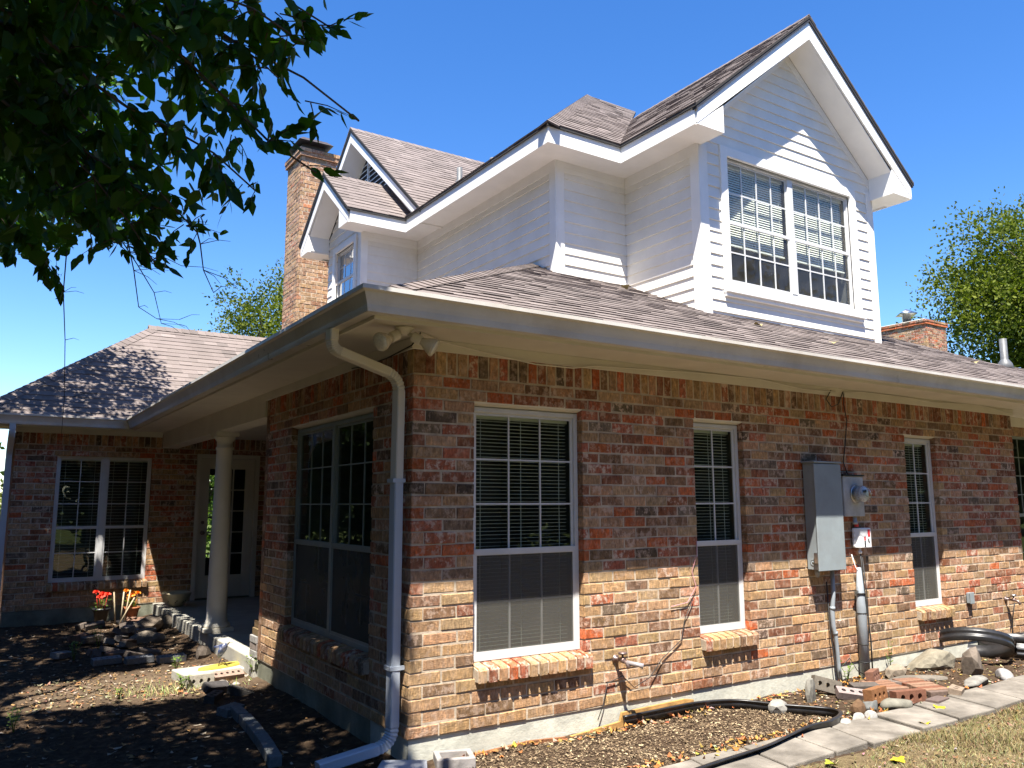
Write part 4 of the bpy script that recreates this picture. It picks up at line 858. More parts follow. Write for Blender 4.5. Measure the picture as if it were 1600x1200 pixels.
# floodlight
fl = empty('floodlight', (-.19, -.25, 2.56), 'twin bulb beige floodlight fixed under the eave corner', 'floodlight')
mb = MB(); mb.lathe([(.062, 0), (.062, -.012), (.05, -.02), (.032, -.045), (.02, -.05)], (0, 0, 0), 24); mb.build('base', BEIGE, fl)
for (dx, dy, dz) in ((-.82, -.25, -.42), (.72, -.52, -.50)):
    d = Vector((dx, dy, dz)).normalized(); a = d.orthogonal().normalized(); ax = (a, d.cross(a), d); st = Vector((0, 0, -.035))+Vector((d.x, d.y, 0))*.02
    mb = MB(); mb.lathe([(.012, 0), (.012, .035), (.03, .04), (.033, .05), (.033, .10), (.03, .105)], st, 18, ax); so_ = mb.build('socket', BEIGE, fl)
    mb = MB(); mb.lathe([(.02, .10), (.026, .115), (.05, .165), (.060, .19), (.060, .198)], st, 22, ax); mb.build('bulb', simple('bulb_glass', (.62, .55, .42), .25, var=.05), so_)
    mb = MB(); mb.lathe([(.0575, .199), (.056, .205), (.03, .2115), (.001, .213)], st, 22, ax); mb.build('lens', simple('bulb_lens', (.60, .58, .50), .15, var=.1, sc=60), so_)
# ================================================================ GARDEN BITS
def ribbon(pts, hgt, th, lean=.0):
    mb = MB(); k = len(pts); rows = []
    prof = [(-th/2, 0), (th/2, 0), (th*.35, hgt*.35), (th*.6, hgt*.45), (th*.35, hgt*.55), (th*.4, hgt*.78), (th*1.1, hgt*.86), (th*1.1, hgt*.97), (0, hgt*1.04), (-th*1.1, hgt*.97), (-th*1.1, hgt*.86), (-th*.4, hgt*.78), (-th*.35, hgt*.4)]
    for i, p in enumerate(pts):
        p = Vector(p); d = (Vector(pts[min(i+1, k-1)])-Vector(pts[max(i-1, 0)])); d.z = 0; d.normalize(); n = Vector((d.y, -d.x, 0)); ln = lean[i] if isinstance(lean, list) else lean
        rows.append([mb.V(p+n*(a+b*sin(ln))+Vector((0, 0, b*cos(ln)))) for a, b in prof])
    for i in range(k-1):
        for q in range(len(prof)): mb.F([rows[i][q], rows[i][(q+1) % len(prof)], rows[i+1][(q+1) % len(prof)], rows[i+1][q]], True)
    mb.F(rows[0][::-1]); mb.F(rows[-1]); return mb
def smooth(P, n=6):
    P = [Vector(p) for p in P]; out = []
    for i in range(len(P)-1):
        a, b, c, d = P[max(i-1, 0)], P[i], P[i+1], P[min(i+2, len(P)-1)]
        for k in range(n):
            t = k/n; out.append(.5*((2*b)+(c-a)*t+(2*a-5*b+4*c-d)*t*t+(3*b-a-3*c+d)*t**3))
    out.append(P[-1]); return out
ed = smooth([(1.72, -.05, -.14), (2.05, -.055, -.135), (2.45, -.07, -.13), (2.8, -.16, -.14), (2.98, -.42, -.145), (3.12, -.60, -.145), (3.2, -.74, -.145), (3.13, -.86, -.14), (2.9, -.95, -.135), (2.65, -.93, -.135), (2.35, -.96, -.14), (2.0, -1.03, -.145), (1.55, -1.1, -.15), (1.15, -1.17, -.15)])
k = len(ed); ln = [0 if i < k*.62 else -.25-.5*sin((i/k-.62)*9)**2 for i in range(k)]
tag(ribbon(ed, .066, .013, ln).build('bed_edging', BLACK), 'black plastic edging strip curving round the mulch bed', 'garden edging')
def hoop(c, r, tilt, az, wdt, turns, label, ell=1.0):
    mb = MB(); n = int(40*turns); rows = []; prof = [(-wdt/2, 0), (-wdt/2, .006), (-wdt*.3, .004), (-wdt*.25, .012), (-wdt*.1, .012), (-wdt*.05, .003), (wdt*.15, .004), (wdt*.2, .011), (wdt*.32, .011), (wdt*.36, .003), (wdt/2, .006), (wdt/2, 0)]
    M = Matrix.Translation(c) @ Matrix.Rotation(az, 4, 'Z') @ Matrix.Rotation(tilt, 4, 'X')
    for i in range(n+1):
        a = 2*pi*i/40; rr = r-.012*i/40*1.6
        rows.append([mb.V(M @ Vector(((rr+h)*cos(a), (rr+h)*sin(a)*ell, w+.012*(i/40)))) for w, h in prof])
    for i in range(n):
        for q in range(len(prof)): mb.F([rows[i][q], rows[i][(q+1) % len(prof)], rows[i+1][(q+1) % len(prof)], rows[i+1][q]], True)
    return tag(mb.build('edging_coil', BLACK), label, 'edging coil', 'coils of black edging')
hoop((6.30, -.20, .03), .36, -.40, -1.08, .13, 1.5, 'coil of ribbed black edging propped up at a tilt behind the pointed rock')
hoop((7.05, -.27, -.06), .40, .02, .2, .12, 2.6, 'coil of ribbed black edging lying flat by the foundation')
def rockmesh(sx, sy, sz, seed, flat=.5, sub=2, rough=.22):
    import bmesh
    r = random.Random(seed); bm = bmesh.new(); bmesh.ops.create_icosphere(bm, subdivisions=sub, radius=1)
    pl_ = [(Vector((r.gauss(0, 1), r.gauss(0, 1), r.gauss(0, .8))).normalized(), r.uniform(.55, .9)) for _ in range(9)]
    for v in bm.verts:
        for nrm, d in pl_:
            e = v.co.dot(nrm)-d
            if e > 0: v.co -= nrm*e*.92
        v.co *= 1+rough*.3*(r.random()-.5); v.co = Vector((v.co.x*sx, v.co.y*sy, v.co.z*sz))
    mb = MB(); 
    for v in bm.verts: mb.v.append(v.co.copy())
    for f in bm.faces: mb.f.append([v.index for v in f.verts]); mb.c.append((1, 1, 1, 1)); mb.sm.append(rough < .1)
    bm.free(); return mb
def rock(x, y, z, sx, sy, sz, col, seed, label, rz=0, tilt=0, rough=.22, name='rock', cat='rock', sub=2, group='rocks by the path'):
    mb = rockmesh(sx, sy, sz, seed, rough=rough, sub=sub); mb.c = [(*col, 1)]*len(mb.f); o = mb.build(name, ROCKM, loc=(x, y, z)); o.rotation_euler = (tilt, 0, rz); return tag(o, label, cat, group)
G1 = -.14
rock(3.52, -.30, G1+.05, .10, .05, .13, (.42, .40, .35), 1, 'upright pale grey stone leaning near the foundation', .4)
rock(2.98, -.40, G1+.02, .12, .08, .07, (.55, .53, .48), 2, 'whitish angular stone outside the black edging', .2)
rock(5.55, -.17, G1+.05, .32, .17, .14, (.46, .41, .31), 4, 'large tan boulder beside the foundation', -.15, sub=3)
rock(5.62, -.53, G1+.08, .19, .12, .18, (.33, .27, .22), 12, 'brown pointed rock in front of the tilted coil', .3, .2)
rock(5.18, -.79, G1+.03, .24, .09, .05, (.45, .43, .39), 6, 'long flat grey stone at the path edge', .1, rough=.06, sub=3)
rock(5.62, -.80, G1+.03, .13, .08, .07, (.60, .58, .58), 7, 'small whitish boulder at the path edge', .6, rough=.06, sub=3)
rock(3.83, -.87, G1+.025, .17, .09, .07, (.40, .38, .31), 8, 'smooth oval olive grey stone beside the path', -.1, rough=.05, sub=3)
rock(3.68, -.74, G1+.02, .10, .07, .05, (.30, .31, .30), 9, 'dark grey rounded stone under the orange brick', 0, rough=.06, sub=3)
rock(3.42, -.80, G1+.03, .10, .06, .08, (.26, .15, .08), 10, 'rusty brown rough stone behind the white pebbles', .2)
rock(3.27, -.90, G1+.01, .075, .04, .045, (.72, .70, .64), 11, 'white pebble by the path, left of a touching pair', 0, rough=.05, sub=3, name='pebble', cat='pebble')
rock(3.39, -.93, G1+.01, .065, .045, .05, (.75, .73, .69), 13, 'white pebble by the path, right of a touching pair', 0, rough=.05, sub=3, name='pebble', cat='pebble')
rock(3.10, -.92, G1+.005, .08, .05, .04, (.68, .66, .6), 14, 'flat white pebble against the end of the black edging', .5, rough=.05, sub=3, name='pebble', cat='pebble')
rock(4.98, -.16, G1+.03, .18, .09, .08, (.55, .45, .34), 15, 'beige broken stone at the back of the brick patch', .1)
rock(4.9, -.42, G1+.02, .30, .06, .045, (.34, .30, .25), 16, 'long brown flagstone at the far end of the brick patch', -.5)
def brickmesh(L, w, h, holes, col, rnd=0):
    """a brick with real core holes on its broad face: built as a ring grid round square-ish openings"""
    mb = MB(); mb.col = (*col, 1)
    if not holes:
        mb.box(-L/2, L/2, -w/2, w/2, 0, h); return mb
    hl = L/(holes*2+1); xs = [-L/2+hl*i for i in range(holes*2+2)]; hw = w*.30; m = 10
    # walls
    mb.poly([(-L/2, -w/2, 0), (L/2, -w/2, 0), (L/2, -w/2, h), (-L/2, -w/2, h)]); mb.poly([(L/2, w/2, 0), (-L/2, w/2, 0), (-L/2, w/2, h), (L/2, w/2, h)])
    mb.poly([(L/2, -w/2, 0), (L/2, w/2, 0), (L/2, w/2, h), (L/2, -w/2, h)]); mb.poly([(-L/2, w/2, 0), (-L/2, -w/2, 0), (-L/2, -w/2, h), (-L/2, w/2, h)])
    for z, fl_ in ((h, 1), (0, -1)):
        def P(*q): mb.poly([(a, b, z) for a, b in (q if fl_ > 0 else q[::-1])])
        for i in range(holes):
            c = (xs[2*i+1]+xs[2*i+2])/2; a, b = (-L/2 if i == 0 else c-hl), (L/2 if i == holes-1 else c+hl); rx, ry = hl*.52, min(hw, hl*.6)
            ring = [(c+rx*cos(2*pi*k/16), ry*sin(2*pi*k/16)) for k in range(16)]
            out = []
            for k in range(16):
                t = 2*pi*k/16; dx, dy = cos(t), sin(t); s = min((b-c if dx > 0 else c-a)/abs(dx) if abs(dx) > 1e-6 else 9, (w/2)/abs(dy) if abs(dy) > 1e-6 else 9); out.append((c+dx*s, dy*s))
            cor_ = [(b, w/2), (a, w/2), (a, -w/2), (b, -w/2)]
            for k in range(16):
                n_ = (k+1) % 16; q = [ring[k], out[k]]
                for cc in cor_:
                    t0 = math.atan2(cc[1], cc[0]-c) % (2*pi)
                    if 2*pi*k/16 < t0-1e-6 and t0+1e-6 < 2*pi*(k+1)/16: q.append(cc)
                P(*(q+[out[n_], ring[n_]]))
            if fl_ > 0:
                for k in range(16): n_ = (k+1) % 16; mb.poly([(*ring[n_], h), (*ring[k], h), (*ring[k], 0), (*ring[n_], 0)])
    return mb
def lbrick(x, y, z, col, holes=0, rot=(0, 0, 0), label=None, group=None, dim=(.235, .088, .066), mat=COLM, name='brick'):
    o = brickmesh(*dim, holes, col).build(name, mat, bevel=0 if holes else .005); o.location = (x, y, z); o.rotation_euler = rot; return tag(o, label, 'brick', group)
lbrick(3.83, -.21, G1+.06, (.30, .26, .21), 3, (1.35, .25, -.55), 'grey brown three hole brick standing on edge by the thin conduit', dim=(.24, .11, .07))
lbrick(3.86, -.44, G1+.0, (.55, .44, .42), 3, (.35, .12, -.65), 'pale pinkish three hole brick tipped flat beside the brick patch', dim=(.24, .10, .06))
lbrick(3.78, -.68, G1+.075, (.46, .21, .09), 3, (1.45, 0, .12), 'orange three hole brick standing on edge by the pebbles', dim=(.25, .11, .075))
lbrick(4.05, -.80, G1+.055, (.36, .16, .10), 3, (1.5, 0, -.25), 'red brown cored brick on edge at the front of the brick patch', dim=(.30, .10, .075))
lbrick(4.63, -.90, G1+.02, (.52, .40, .30), 2, (.15, 0, .35), 'beige two hole brick lying by the path', dim=(.17, .10, .05))
lbrick(4.08, -.42, G1+.02, (.20, .17, .15), 0, (.12, 0, -.5), 'dark grey brick half over the left edge of the patch', dim=(.24, .10, .06))
lbrick(4.45, -.22, G1+.07, (.38, .19, .13), 3, (1.4, 0, .35), 'reddish cored brick on edge at the back of the patch', dim=(.22, .09, .07))
# the brick patch: rows of flat bricks in two panels
cols = [(.42, .19, .11), (.46, .25, .16), (.36, .15, .09), (.50, .30, .20), (.40, .22, .15), (.30, .21, .17)]
for k in range(9):
    o = lbrick(4.44-.028*k+.0, -.27-.058*k, G1-.022+U(0, .012), rng.choice(cols), 0, (0, 0, -.30+U(-.04, .04)), 'flat worn red brick among the parallel rows of the left half of the patch', 'left patch bricks', dim=(.25, .052, .06))
for k in range(8):
    o = lbrick(4.73-.030*k, -.40-.062*k, G1-.02+U(0, .012), rng.choice(cols), 0, (0, 0, -.30+U(-.04, .04)), 'flat worn red brick among the parallel rows of the right half of the patch', 'right patch bricks', dim=(.25, .055, .06))
lbrick(4.56, -.38, G1-.02, (.34, .27, .23), 0, (0, 0, -1.1), 'greyish flat brick dividing the two halves of the patch', dim=(.40, .05, .062)); lbrick(4.26, -.95, G1-.02, (.27, .20, .18), 0, (0, .05, .2), 'dull purple brown brick at the patch corner nearest the path', dim=(.26, .1, .06))
# stained board against the foundation and small things
mb = MB(); mb.prism([(1.25, -.035, -.2), (2.45, -.035, -.2), (2.45, -.035, -.055), (2.35, -.035, -.04), (1.72, -.035, -.055), (1.70, -.035, -.115), (1.25, -.035, -.15)], (0, .022, 0)); tag(mb.build('board', WOOD), 'orange brown wooden board leaning on the foundation behind the mulch', 'board')
mb = MB(); mb.prism([(.32, -.04, -.2), (1.2, -.04, -.2), (1.2, -.04, -.145), (.9, -.04, -.125), (.5, -.04, -.14)], (0, .02, 0)); tag(mb.build('board', simple('rotten_board', (.22, .09, .035), .85, var=.35, sc=12, bs_=.5)), 'dark reddish rotten board low along the foundation near the corner', 'board')
mb = MB(); T = Matrix.Translation((-.10, -.13, -.135)) @ Matrix.Rotation(-.55, 4, 'Z'); mb.T = T; mb.hexa([(-.2, -.5, -.05), (.2, -.5, -.05), (.14, .16, -.05), (-.14, .16, -.05)], [(-.2, -.5, .0), (.2, -.5, .0), (.14, .16, .03), (-.14, .16, .03)]); tag(mb.build('splash_block', simple('blue_grey_concrete', (.36, .38, .42), .8, var=.12, sc=10, bs_=.2), bevel=.01), 'blue grey splash block under the downspout elbow', 'splash block')
mb = MB(); mb.T = Matrix.Translation((.26, -.13, -.14)) @ Matrix.Rotation(-.35, 4, 'Z')
for a in ((-.12, .12, -.10, -.065), (-.12, .12, .065, .10), (-.12, -.085, -.065, .065), (.085, .12, -.065, .065)): mb.box(*a, -.02, .055)
tag(mb.build('hollow_block', simple('pale_block', (.26, .24, .23), .85, var=.2, sc=12, bs_=.3), bevel=.006), 'hollow pale concrete block at the house corner', 'concrete block')
# ---------------------------------------------------------------- left garden
GL = -.215
lbrick(-.50, 3.40, GL+.055, (.72, .66, .55), 3, (1.5, 0, .08), 'whitish hollow brick on edge, left of the sunny pair', dim=(.24, .11, .09))
lbrick(-.24, 3.44, GL+.0, (.58, .40, .32), 5, (.42, 0, .13), 'pinkish five hole brick tilted in the sun, right of the pair', dim=(.30, .10, .10))
mb = MB(); mb.T = Matrix.Translation((-.26, 3.75, GL)) @ Matrix.Rotation(.13, 4, 'Z'); mb.box(-.36, .34, -.2, .2, -.03, .085); tag(mb.build('paving_block', CONC, bevel=.01), 'pale flat slab under the garden bird beside the porch', 'slab')
mb = MB(); mb.T = Matrix.Translation((-.2, 3.76, GL+.088)) @ Matrix.Rotation(.35, 4, 'Z'); P = [(.26*cos(2*pi*k/28), .085*sin(2*pi*k/28), 0) for k in range(28)]; Q = [(p[0]*.97, p[1]*.93, .018) for p in P]; mb.hexa(P, Q)
mb.hexa([(p[0]*.8, p[1]*.55, .0185) for p in P], [(p[0]*.74, p[1]*.45, .024) for p in P]); tag(mb.build('yellow_dish', simple('yellow_ceramic', (.42, .33, .06), .45, var=.12, sc=15)), 'oval yellow dish lying on the pale slab', 'dish')
bd = empty('bird_ornament', (-.22, 3.70, GL+.10), 'small blue and white garden bird ornament on thin legs above the yellow dish', 'ornament'); mb = MB()
NV = simple('blue_patterned_enamel', (.035, .06, .16), .4, var=.5, sc=45, dirt=(.5, .5, .55))
mb.lathe([(.004, -.075), (.02, -.06), (.036, -.02), (.042, .015), (.036, .05), (.02, .075), (.004, .085)], (0, 0, .145), 14, (Vector((1, 0, 0)), Vector((0, .9, -.4)).normalized(), Vector((.25, -.35, .9)).normalized()))
mb.build('body', NV, bd); mb = MB(); mb.hexa([(-.075, 0, .185), (-.02, -.02, .18), (.01, 0, .2), (-.02, .02, .18)], [(-.085, 0, .195), (-.02, -.02, .205), (.01, 0, .215), (-.02, .02, .205)]); mb.build('tail', NV, bd)
mb = MB(); mb.lathe([(.003, -.03), (.02, -.015), (.024, .005), (.016, .025), (.003, .032)], (.045, -.01, .225), 12); mb.lathe([(.01, 0), (.006, .03), (.001, .055)], (.06, -.012, .225), 8, 'x'); mb.build('head', simple('pale_enamel', (.6, .58, .5), .5), bd)
for dx, ex in ((-.012, -.035), (.02, .05)): mb = MB(); mb.tube([(dx, 0, .08), (dx, 0, .055), (ex, -.01, .005)], [.005, .004, .003], 6); mb.tube([(ex-.012, -.015, .003), (ex+.012, -.012, .003)], .003, 6); mb.build('leg', CABLE, bd)
for i, (x, y, z, s) in enumerate([(-.04, 3.42, 0, .05), (.02, 3.36, -.01, .06), (-.32, 3.26, 0, .06), (-.2, 3.2, -.01, .045)]):
    rock(x, y, GL+.02+z, s*1.5, s, s*.7, (.62, .55, .48), 40+i, 'pale stone chunk by the sunny bricks, '+['nearest the wall', 'between wall and soil', 'in front of the hollow brick', 'smallest, in front'][i], .4*i, group='stones by the sunny bricks')
tb = [((-.46, 2.95, .04), (.13, .12, .12), (.5, .1, .4), 0, 'dark grey brick tilted in shade in front of the sunny bricks'), ((-.52, 2.72, .0), (.14, .13, .12), (.1, 0, 1.0), 3, 'shaded cored brick lying flat toward the curved edging'), ((-.28, 2.78, .0), (.12, .11, .10), (.0, .3, -.5), 5, 'shaded brown brick half sunk in the soil')]
for p_, c, r_, hl, lb in tb: lbrick(p_[0], p_[1], GL+p_[2], c, hl, r_, lb)
ep = [(-.52, 2.16, .1), (-.50, 1.98, -.05), (-.515, 1.66, -.08), (-.54, 1.36, -.1), (-.57, 1.06, -.12), (-.61, .76, -.14)]
for i, (x, y, a) in enumerate(ep):
    d = (.11, .20, .06) if i == 0 else (.085, .29, .07); o = lbrick(x, y, GL+.01, (.34, .36, .36), 5 if i == 0 else 0, (.12 if i == 0 else 0, 0, a if i else .6), ['cored grey brick tilted at the far end of the edging row', 'grey edging block next to the cored brick', 'long grey edging block in the curved shaded row, second block', 'long grey edging block in the curved shaded row, third block', 'long grey edging block in the curved shaded row, fourth block', 'grey edging block nearest the viewer in the curved row'][i], 'curved edging row', dim=d if i else (.2, .11, .06), name='edging_block')
# stacked bricks against the end of the left wall
stk = [(.02, 0, (.60, .58, .55)), (.03, .068, (.50, .42, .38)), (.02, .136, (.62, .60, .58)), (.06, .25, (.36, .25, .13)), (.10, .33, (.34, .22, .12))]
for i, (dx, z, c) in enumerate(stk):
    lbrick(.02+dx*.5, 3.37+.0*i, z+.001 if i < 3 else .204+(i-3)*.068, c, 0, (0, 0, 1.57+U(-.05, .05)), ['pale brick at the bottom of the stack by the porch corner', 'dull pinkish brick second from the bottom of the porch stack', 'white brick in the middle of the porch stack', 'tan brick second from the top of the porch stack', 'tan brick topping the porch stack'][i], 'bricks stacked on the porch', dim=(.2, .1, .066))
# rubble heap along the porch edge
rr = random.Random(5); rub = []
for i in range(26):
    t = rr.random(); x, y = (-.25-1.0*rr.random()**1.2, 5.2+2.6*rr.random()); z = GL+(.10*rr.random() if y > 6 else 0); c = rr.choice([(.30, .24, .20), (.22, .16, .13), (.40, .36, .32), (.35, .20, .14)])
    lbrick(x, y, z, c, rr.choice([0, 0, 3, 0, 5]), (rr.uniform(-.5, .5), rr.uniform(-.3, .3), rr.uniform(0, 3)), 'dusty loose brick in the shaded rubble heap beside the porch', 'bricks in the shaded rubble heap')
for i in range(3): lbrick(-1.08+.30*i, 5.0-.12*i, GL+.015, (.42, .43, .45), 5, (.1, 0, .12), ['whitish cored brick at the left end of the front row of the rubble', 'whitish cored brick in the middle of the front row of the rubble', 'whitish cored brick at the right end of the front row of the rubble'][i], 'front row of the rubble', dim=(.28, .11, .06))
lbrick(-1.45, 5.6, GL+.02, (.42, .43, .44), 2, (.1, .1, .9), 'pale cored brick lying apart at the far left of the rubble', dim=(.26, .11, .06))
rock(-.34, 7.0, GL+.12, .24, .16, .12, (.45, .36, .28), 51, 'tan boulder on top of the rubble by the porch step', .3, group='rubble rocks'); rock(-.12, 7.2, GL+.10, .13, .12, .12, (.30, .25, .2), 52, 'dark cube shaped rock beside the porch step', .1, group='rubble rocks'); rock(-.15, 4.75, GL+.06, .12, .10, .11, (.2, .16, .13), 53, 'dark rock lying in shade against the porch edge', .7, group='rubble rocks'); rock(-.5, 6.3, GL+.05, .28, .12, .09, (.38, .32, .25), 54, 'long tan rock across the middle of the rubble', -.5, group='rubble rocks')
for i, (x, y, c, lb) in enumerate([(-.45, 7.75, (.85, .30, .02), 'pot of orange marigolds in front of the wing window'), (-.82, 7.8, (.75, .05, .02), 'pot of red flowers on the shaded rubble near the window')]):
    pt = empty('flower_pot', (x, y, GL+.10), lb, 'flower pot'); mb = MB(); mb.lathe([(.07, 0), (.10, .15), (.115, .15), (.115, .18), (.1, .18), (.09, .15), (.01, .14)], (0, 0, 0), 20); mb.build('pot', TERRA if i == 0 else BLACK, pt)
    mb = MB()
    for k in range(70):
        a, r_, h = U(0, 6.28), U(.0, .12), U(.16, .30); L = U(.03, .05); d = Vector((cos(a), sin(a), U(-.1, .6))).normalized(); s = d.cross(Vector((0, 0, 1))).normalized()*L*.35; p_ = Vector((r_*cos(a), r_*sin(a), h)); mb.col = (U(0, 1),)*3+(1,); mb.poly([p_, p_+d*L*.5+s, p_+d*L, p_+d*L*.5-s])
    mb.build('foliage', LEAFW, pt)
    pm = simple('petal_%s' % ('orange', 'red')[i], c, .7, var=.15, sc=40)
    for k in range(5):
        a = k*1.4; hx, hy, hz = .08*cos(a)*(1 if k else 0), .08*sin(a)*(1 if k else 0), .32+.03*(k % 3); mb = MB()
        for q in range(40):
            th, ph = U(0, 6.28), U(.0, 1.35); n_ = Vector((cos(th)*sin(ph), sin(th)*sin(ph), cos(ph))); s = n_.orthogonal().normalized()*.014; t_ = n_.cross(s); c_ = Vector((hx, hy, hz)); mb.poly([c_+n_*.012-s*.4, c_+n_*.012+s*.4, c_+n_*.04+s+t_*.3, c_+n_*.044-s+t_*.3])
        mb.tube([(hx*.5, hy*.5, .15), (hx, hy, hz)], .003, 5); mb.build('flower', pm, pt)
for i, (a, b) in enumerate([((-.66, 7.62), (-.70, .5)), ((-.56, 7.6), (-.50, .52)), ((-.62, 7.55), (-.45, .42)), ((-.60, 7.6), (-.58, .5))]):
    thing_tube('garden_stake', [(a[0], a[1], GL+.08), (b[0], a[1], GL+b[1])], .009, simple('bamboo', (.42, .34, .22), .7, var=.2, sc=30), 'thin bamboo stake standing among the flower pots', 'stake', 'stakes among the pots', n=6)
mb = MB(); mb.lathe([(.19, 0), (.2, .0), (.21, .035), (.19, .035), (.18, .01), (.01, .01)], (0, 0, 0), 22); tag(mb.build('plant_tray', BLACK, loc=(-.45, 7.72, GL+.06)), 'black plastic tray under the marigold pot', 'tray')
bw = empty('planter_bowl', (.18, 8.0, 0), 'cream bowl planter with dark painted marks on the porch corner', 'planter'); mb = MB(); mb.lathe([(.07, 0), (.10, .02), (.17, .09), (.195, .17), (.205, .18), (.2, .2), (.18, .2), (.165, .13), (.01, .10)], (0, 0, 0), 24); mb.build('bowl', simple('cream_ceramic', (.55, .47, .30), .5, var=.1), bw)
mb = MB()
for a0 in (-1.9, -1.2, -2.6):
    for k in range(3): a = a0+k*.12; r_ = .142+.02*(k % 2); mb.poly([(r_*cos(a)*1.02, r_*sin(a)*1.02, .055+.02*k), ((r_+.012)*cos(a+.14)*1.02, (r_+.012)*sin(a+.14)*1.02, .07+.02*k), ((r_+.022)*cos(a+.06)*1.03, (r_+.022)*sin(a+.06)*1.03, .085+.02*k)])
mb.build('painted_marks', BLACK, bw)
# weeds
def weed(x, y, h, n, label, base=None):
    z = gh(x, y) if base is None else base; o = empty('weed', (x, y, z), label, 'weed'); mb = MB(); lf_ = MB()
    for k in range(n):
        a = U(0, 6.28); tx, ty = cos(a)*h*.4*U(.3, 1), sin(a)*h*.4*U(.3, 1); mb.tube([(0, 0, -.01), (tx*.4, ty*.4, h*.5), (tx, ty, h*U(.7, 1))], .0025, 4)
        for q in range(6):
            t = .3+.12*q; c = Vector((tx*t, ty*t, h*t)); b = U(0, 6.28); d = Vector((cos(b), sin(b), U(-.2, .5)))*U(.025, .05); s = d.cross(Vector((0, 0, 1))).normalized()*.012; lf_.col = (U(0, 1),)*3+(1,); lf_.poly([c, c+d*.5+s, c+d, c+d*.5-s])
    mb.build('stem', LEAFW, o); lf_.build('foliage', LEAFW, o)
weed(5.05, -.05, .32, 3, 'small green weed against the foundation behind the tan boulder'); weed(4.27, -.12, .22, 4, 'green weed at the foot of the thin conduit'); weed(-.55, 4.15, .16, 5, 'sunlit green weed left of the pale bird slab'); weed(-.66, 3.28, .14, 7, 'grassy weed in front of the whitish hollow brick'); weed(-.02, 3.30, .2, 4, 'spindly weed at the foot of the left wall corner'); weed(-1.05, 5.9, .3, 7, 'leafy green weed growing in the shaded rubble'); weed(-1.35, 5.4, .22, 6, 'low green weed at the left end of the rubble'); weed(-2.0, 2.5, .18, 6, 'green weed in the shaded soil at the lower left'); weed(-1.2, 3.2, .1, 5, 'short weed in the sunlit strip of soil')
# ================================================================ TREES
def proj(p):
    d = Vector(p)-CAM; z = d.dot(fw)
    return (800+F_PX*d.dot(rt)/z, 600-F_PX*d.dot(up)/z, z)
tr_ = random.Random(11)
def rvec(r): 
    v = Vector((r.gauss(0, 1), r.gauss(0, 1), r.gauss(0, 1))); return v.normalized()
def broadleaf(mb, p, d, L, r, wd=.27):
    d = d.normalized(); s = d.cross(rvec(r)); s.normalize(); n = s.cross(d); mb.col = (r.random(),)*3+(1,)
    cv = r.uniform(-.12, .2)*L; fo = r.uniform(.05, .22)
    q = lambda t, w: (p+d*L*t+s*w*L+n*(fo*abs(w)*L+cv*t*t))
    m = [mb.V(q(t, 0)) for t in (0, .3, .62, 1)]; l = [mb.V(q(.14, wd*.72)), mb.V(q(.38, wd)), mb.V(q(.72, wd*.5))]; k = [mb.V(q(.14, -wd*.72)), mb.V(q(.38, -wd)), mb.V(q(.72, -wd*.5))]
    for e in (l, k):
        mb.F([m[0], e[0], m[1]]); mb.F([m[1], e[0], e[1], m[2]]); mb.F([m[2], e[1], e[2], m[3]])
# sky outline of the overhanging crown, as seen from where the photograph was taken
MASK = [(-50, -50), (548, -50), (536, 48), (500, 60), (470, 76), (430, 62), (405, 105), (470, 130), (560, 172), (585, 190), (555, 204), (500, 182), (492, 215), (512, 262), (492, 290), (462, 262), (430, 222), (395, 232), (375, 262), (398, 315), (345, 318), (300, 330), (318, 372), (300, 385), (275, 375), (292, 408), (240, 425), (212, 384), (160, 380), (135, 362), (118, 392), (60, 400), (104, 466), (80, 462), (35, 398), (-50, 440)]
def allowed(p, tol=0):
    x, y, z = proj(p)
    if z < .3 or x < -40 or x > 1650 or y < -60 or y > 1250: return True
    if x < 36 and 500 < y < 570: return True
    if tol: return any(inpoly(x+a, y+b, MASK) for a, b in ((0, 0), (-tol, 0), (0, -tol), (-tol, -tol)))
    return inpoly(x, y, MASK)
# zones that the sun reaches under the crown (ground / wall points)
SUNPATCH = [(-2.1, 3.1), (-1.9, 4.15), (-1.2, 4.5), (-.6, 4.7), (.3, 4.9), (.5, 2.75), (-.45, 2.9), (-1.2, 3.0)]
def lands(p):
    t = (p.z+.2)/SUNV.z; return (p.x-SUNV.x*t, p.y-SUNV.y*t)
def keeps_sun(p):
    x, y = lands(p)
    if inpoly(x, y, SUNPATCH): return False
    if -.5 < x < .15 and 4.5 < y < 5.4: return tr_.random() < .5
    if (x+.62)**2+(y-7.75)**2 < .2: return False
    # wing wall patch beside the window, and streaks
    t = (p.y-YW_)/SUNV.y if SUNV.y else 0
    q = p-SUNV*((p.y-8.6)/SUNV.y)
    if p.y > 4.5 and -.3 < q.x < .5 and -.3 < q.z < 1.1: return False
    # keep the sunny wall, the roofs and the path clear
    q = p-SUNV*(p.y/SUNV.y) if p.y < 0 else None
    if q is not None and q.x > .05 and -.3 < q.z < 1.1 and tr_.random() < (.985 if q.x > .4 else .8): return False
    if x > .25 and y < .2: return False
    for k in range(1, 14):
        s = p-SUNV*(k*.5)
        if -.55 < s.x < 3.2 and -.55 < s.y < 8 and abs(s.z-zl(s.x+.53 if s.x < s.y else s.y+.53)) < .25: return tr_.random() < (.35 if s.y > 4.5 else .04)
    return True
def leafy(p): return allowed(p) and keeps_sun(p)
ntree = empty('overhanging_tree', (-5.4, .6, -.2), 'large dark leafy tree overhanging from the upper left', 'tree')
ntree_off = Vector((5.4, -.6, .2))
trunk = MB(); trunk.T = Matrix.Translation(ntree_off); crown = MB(); twigs = MB()
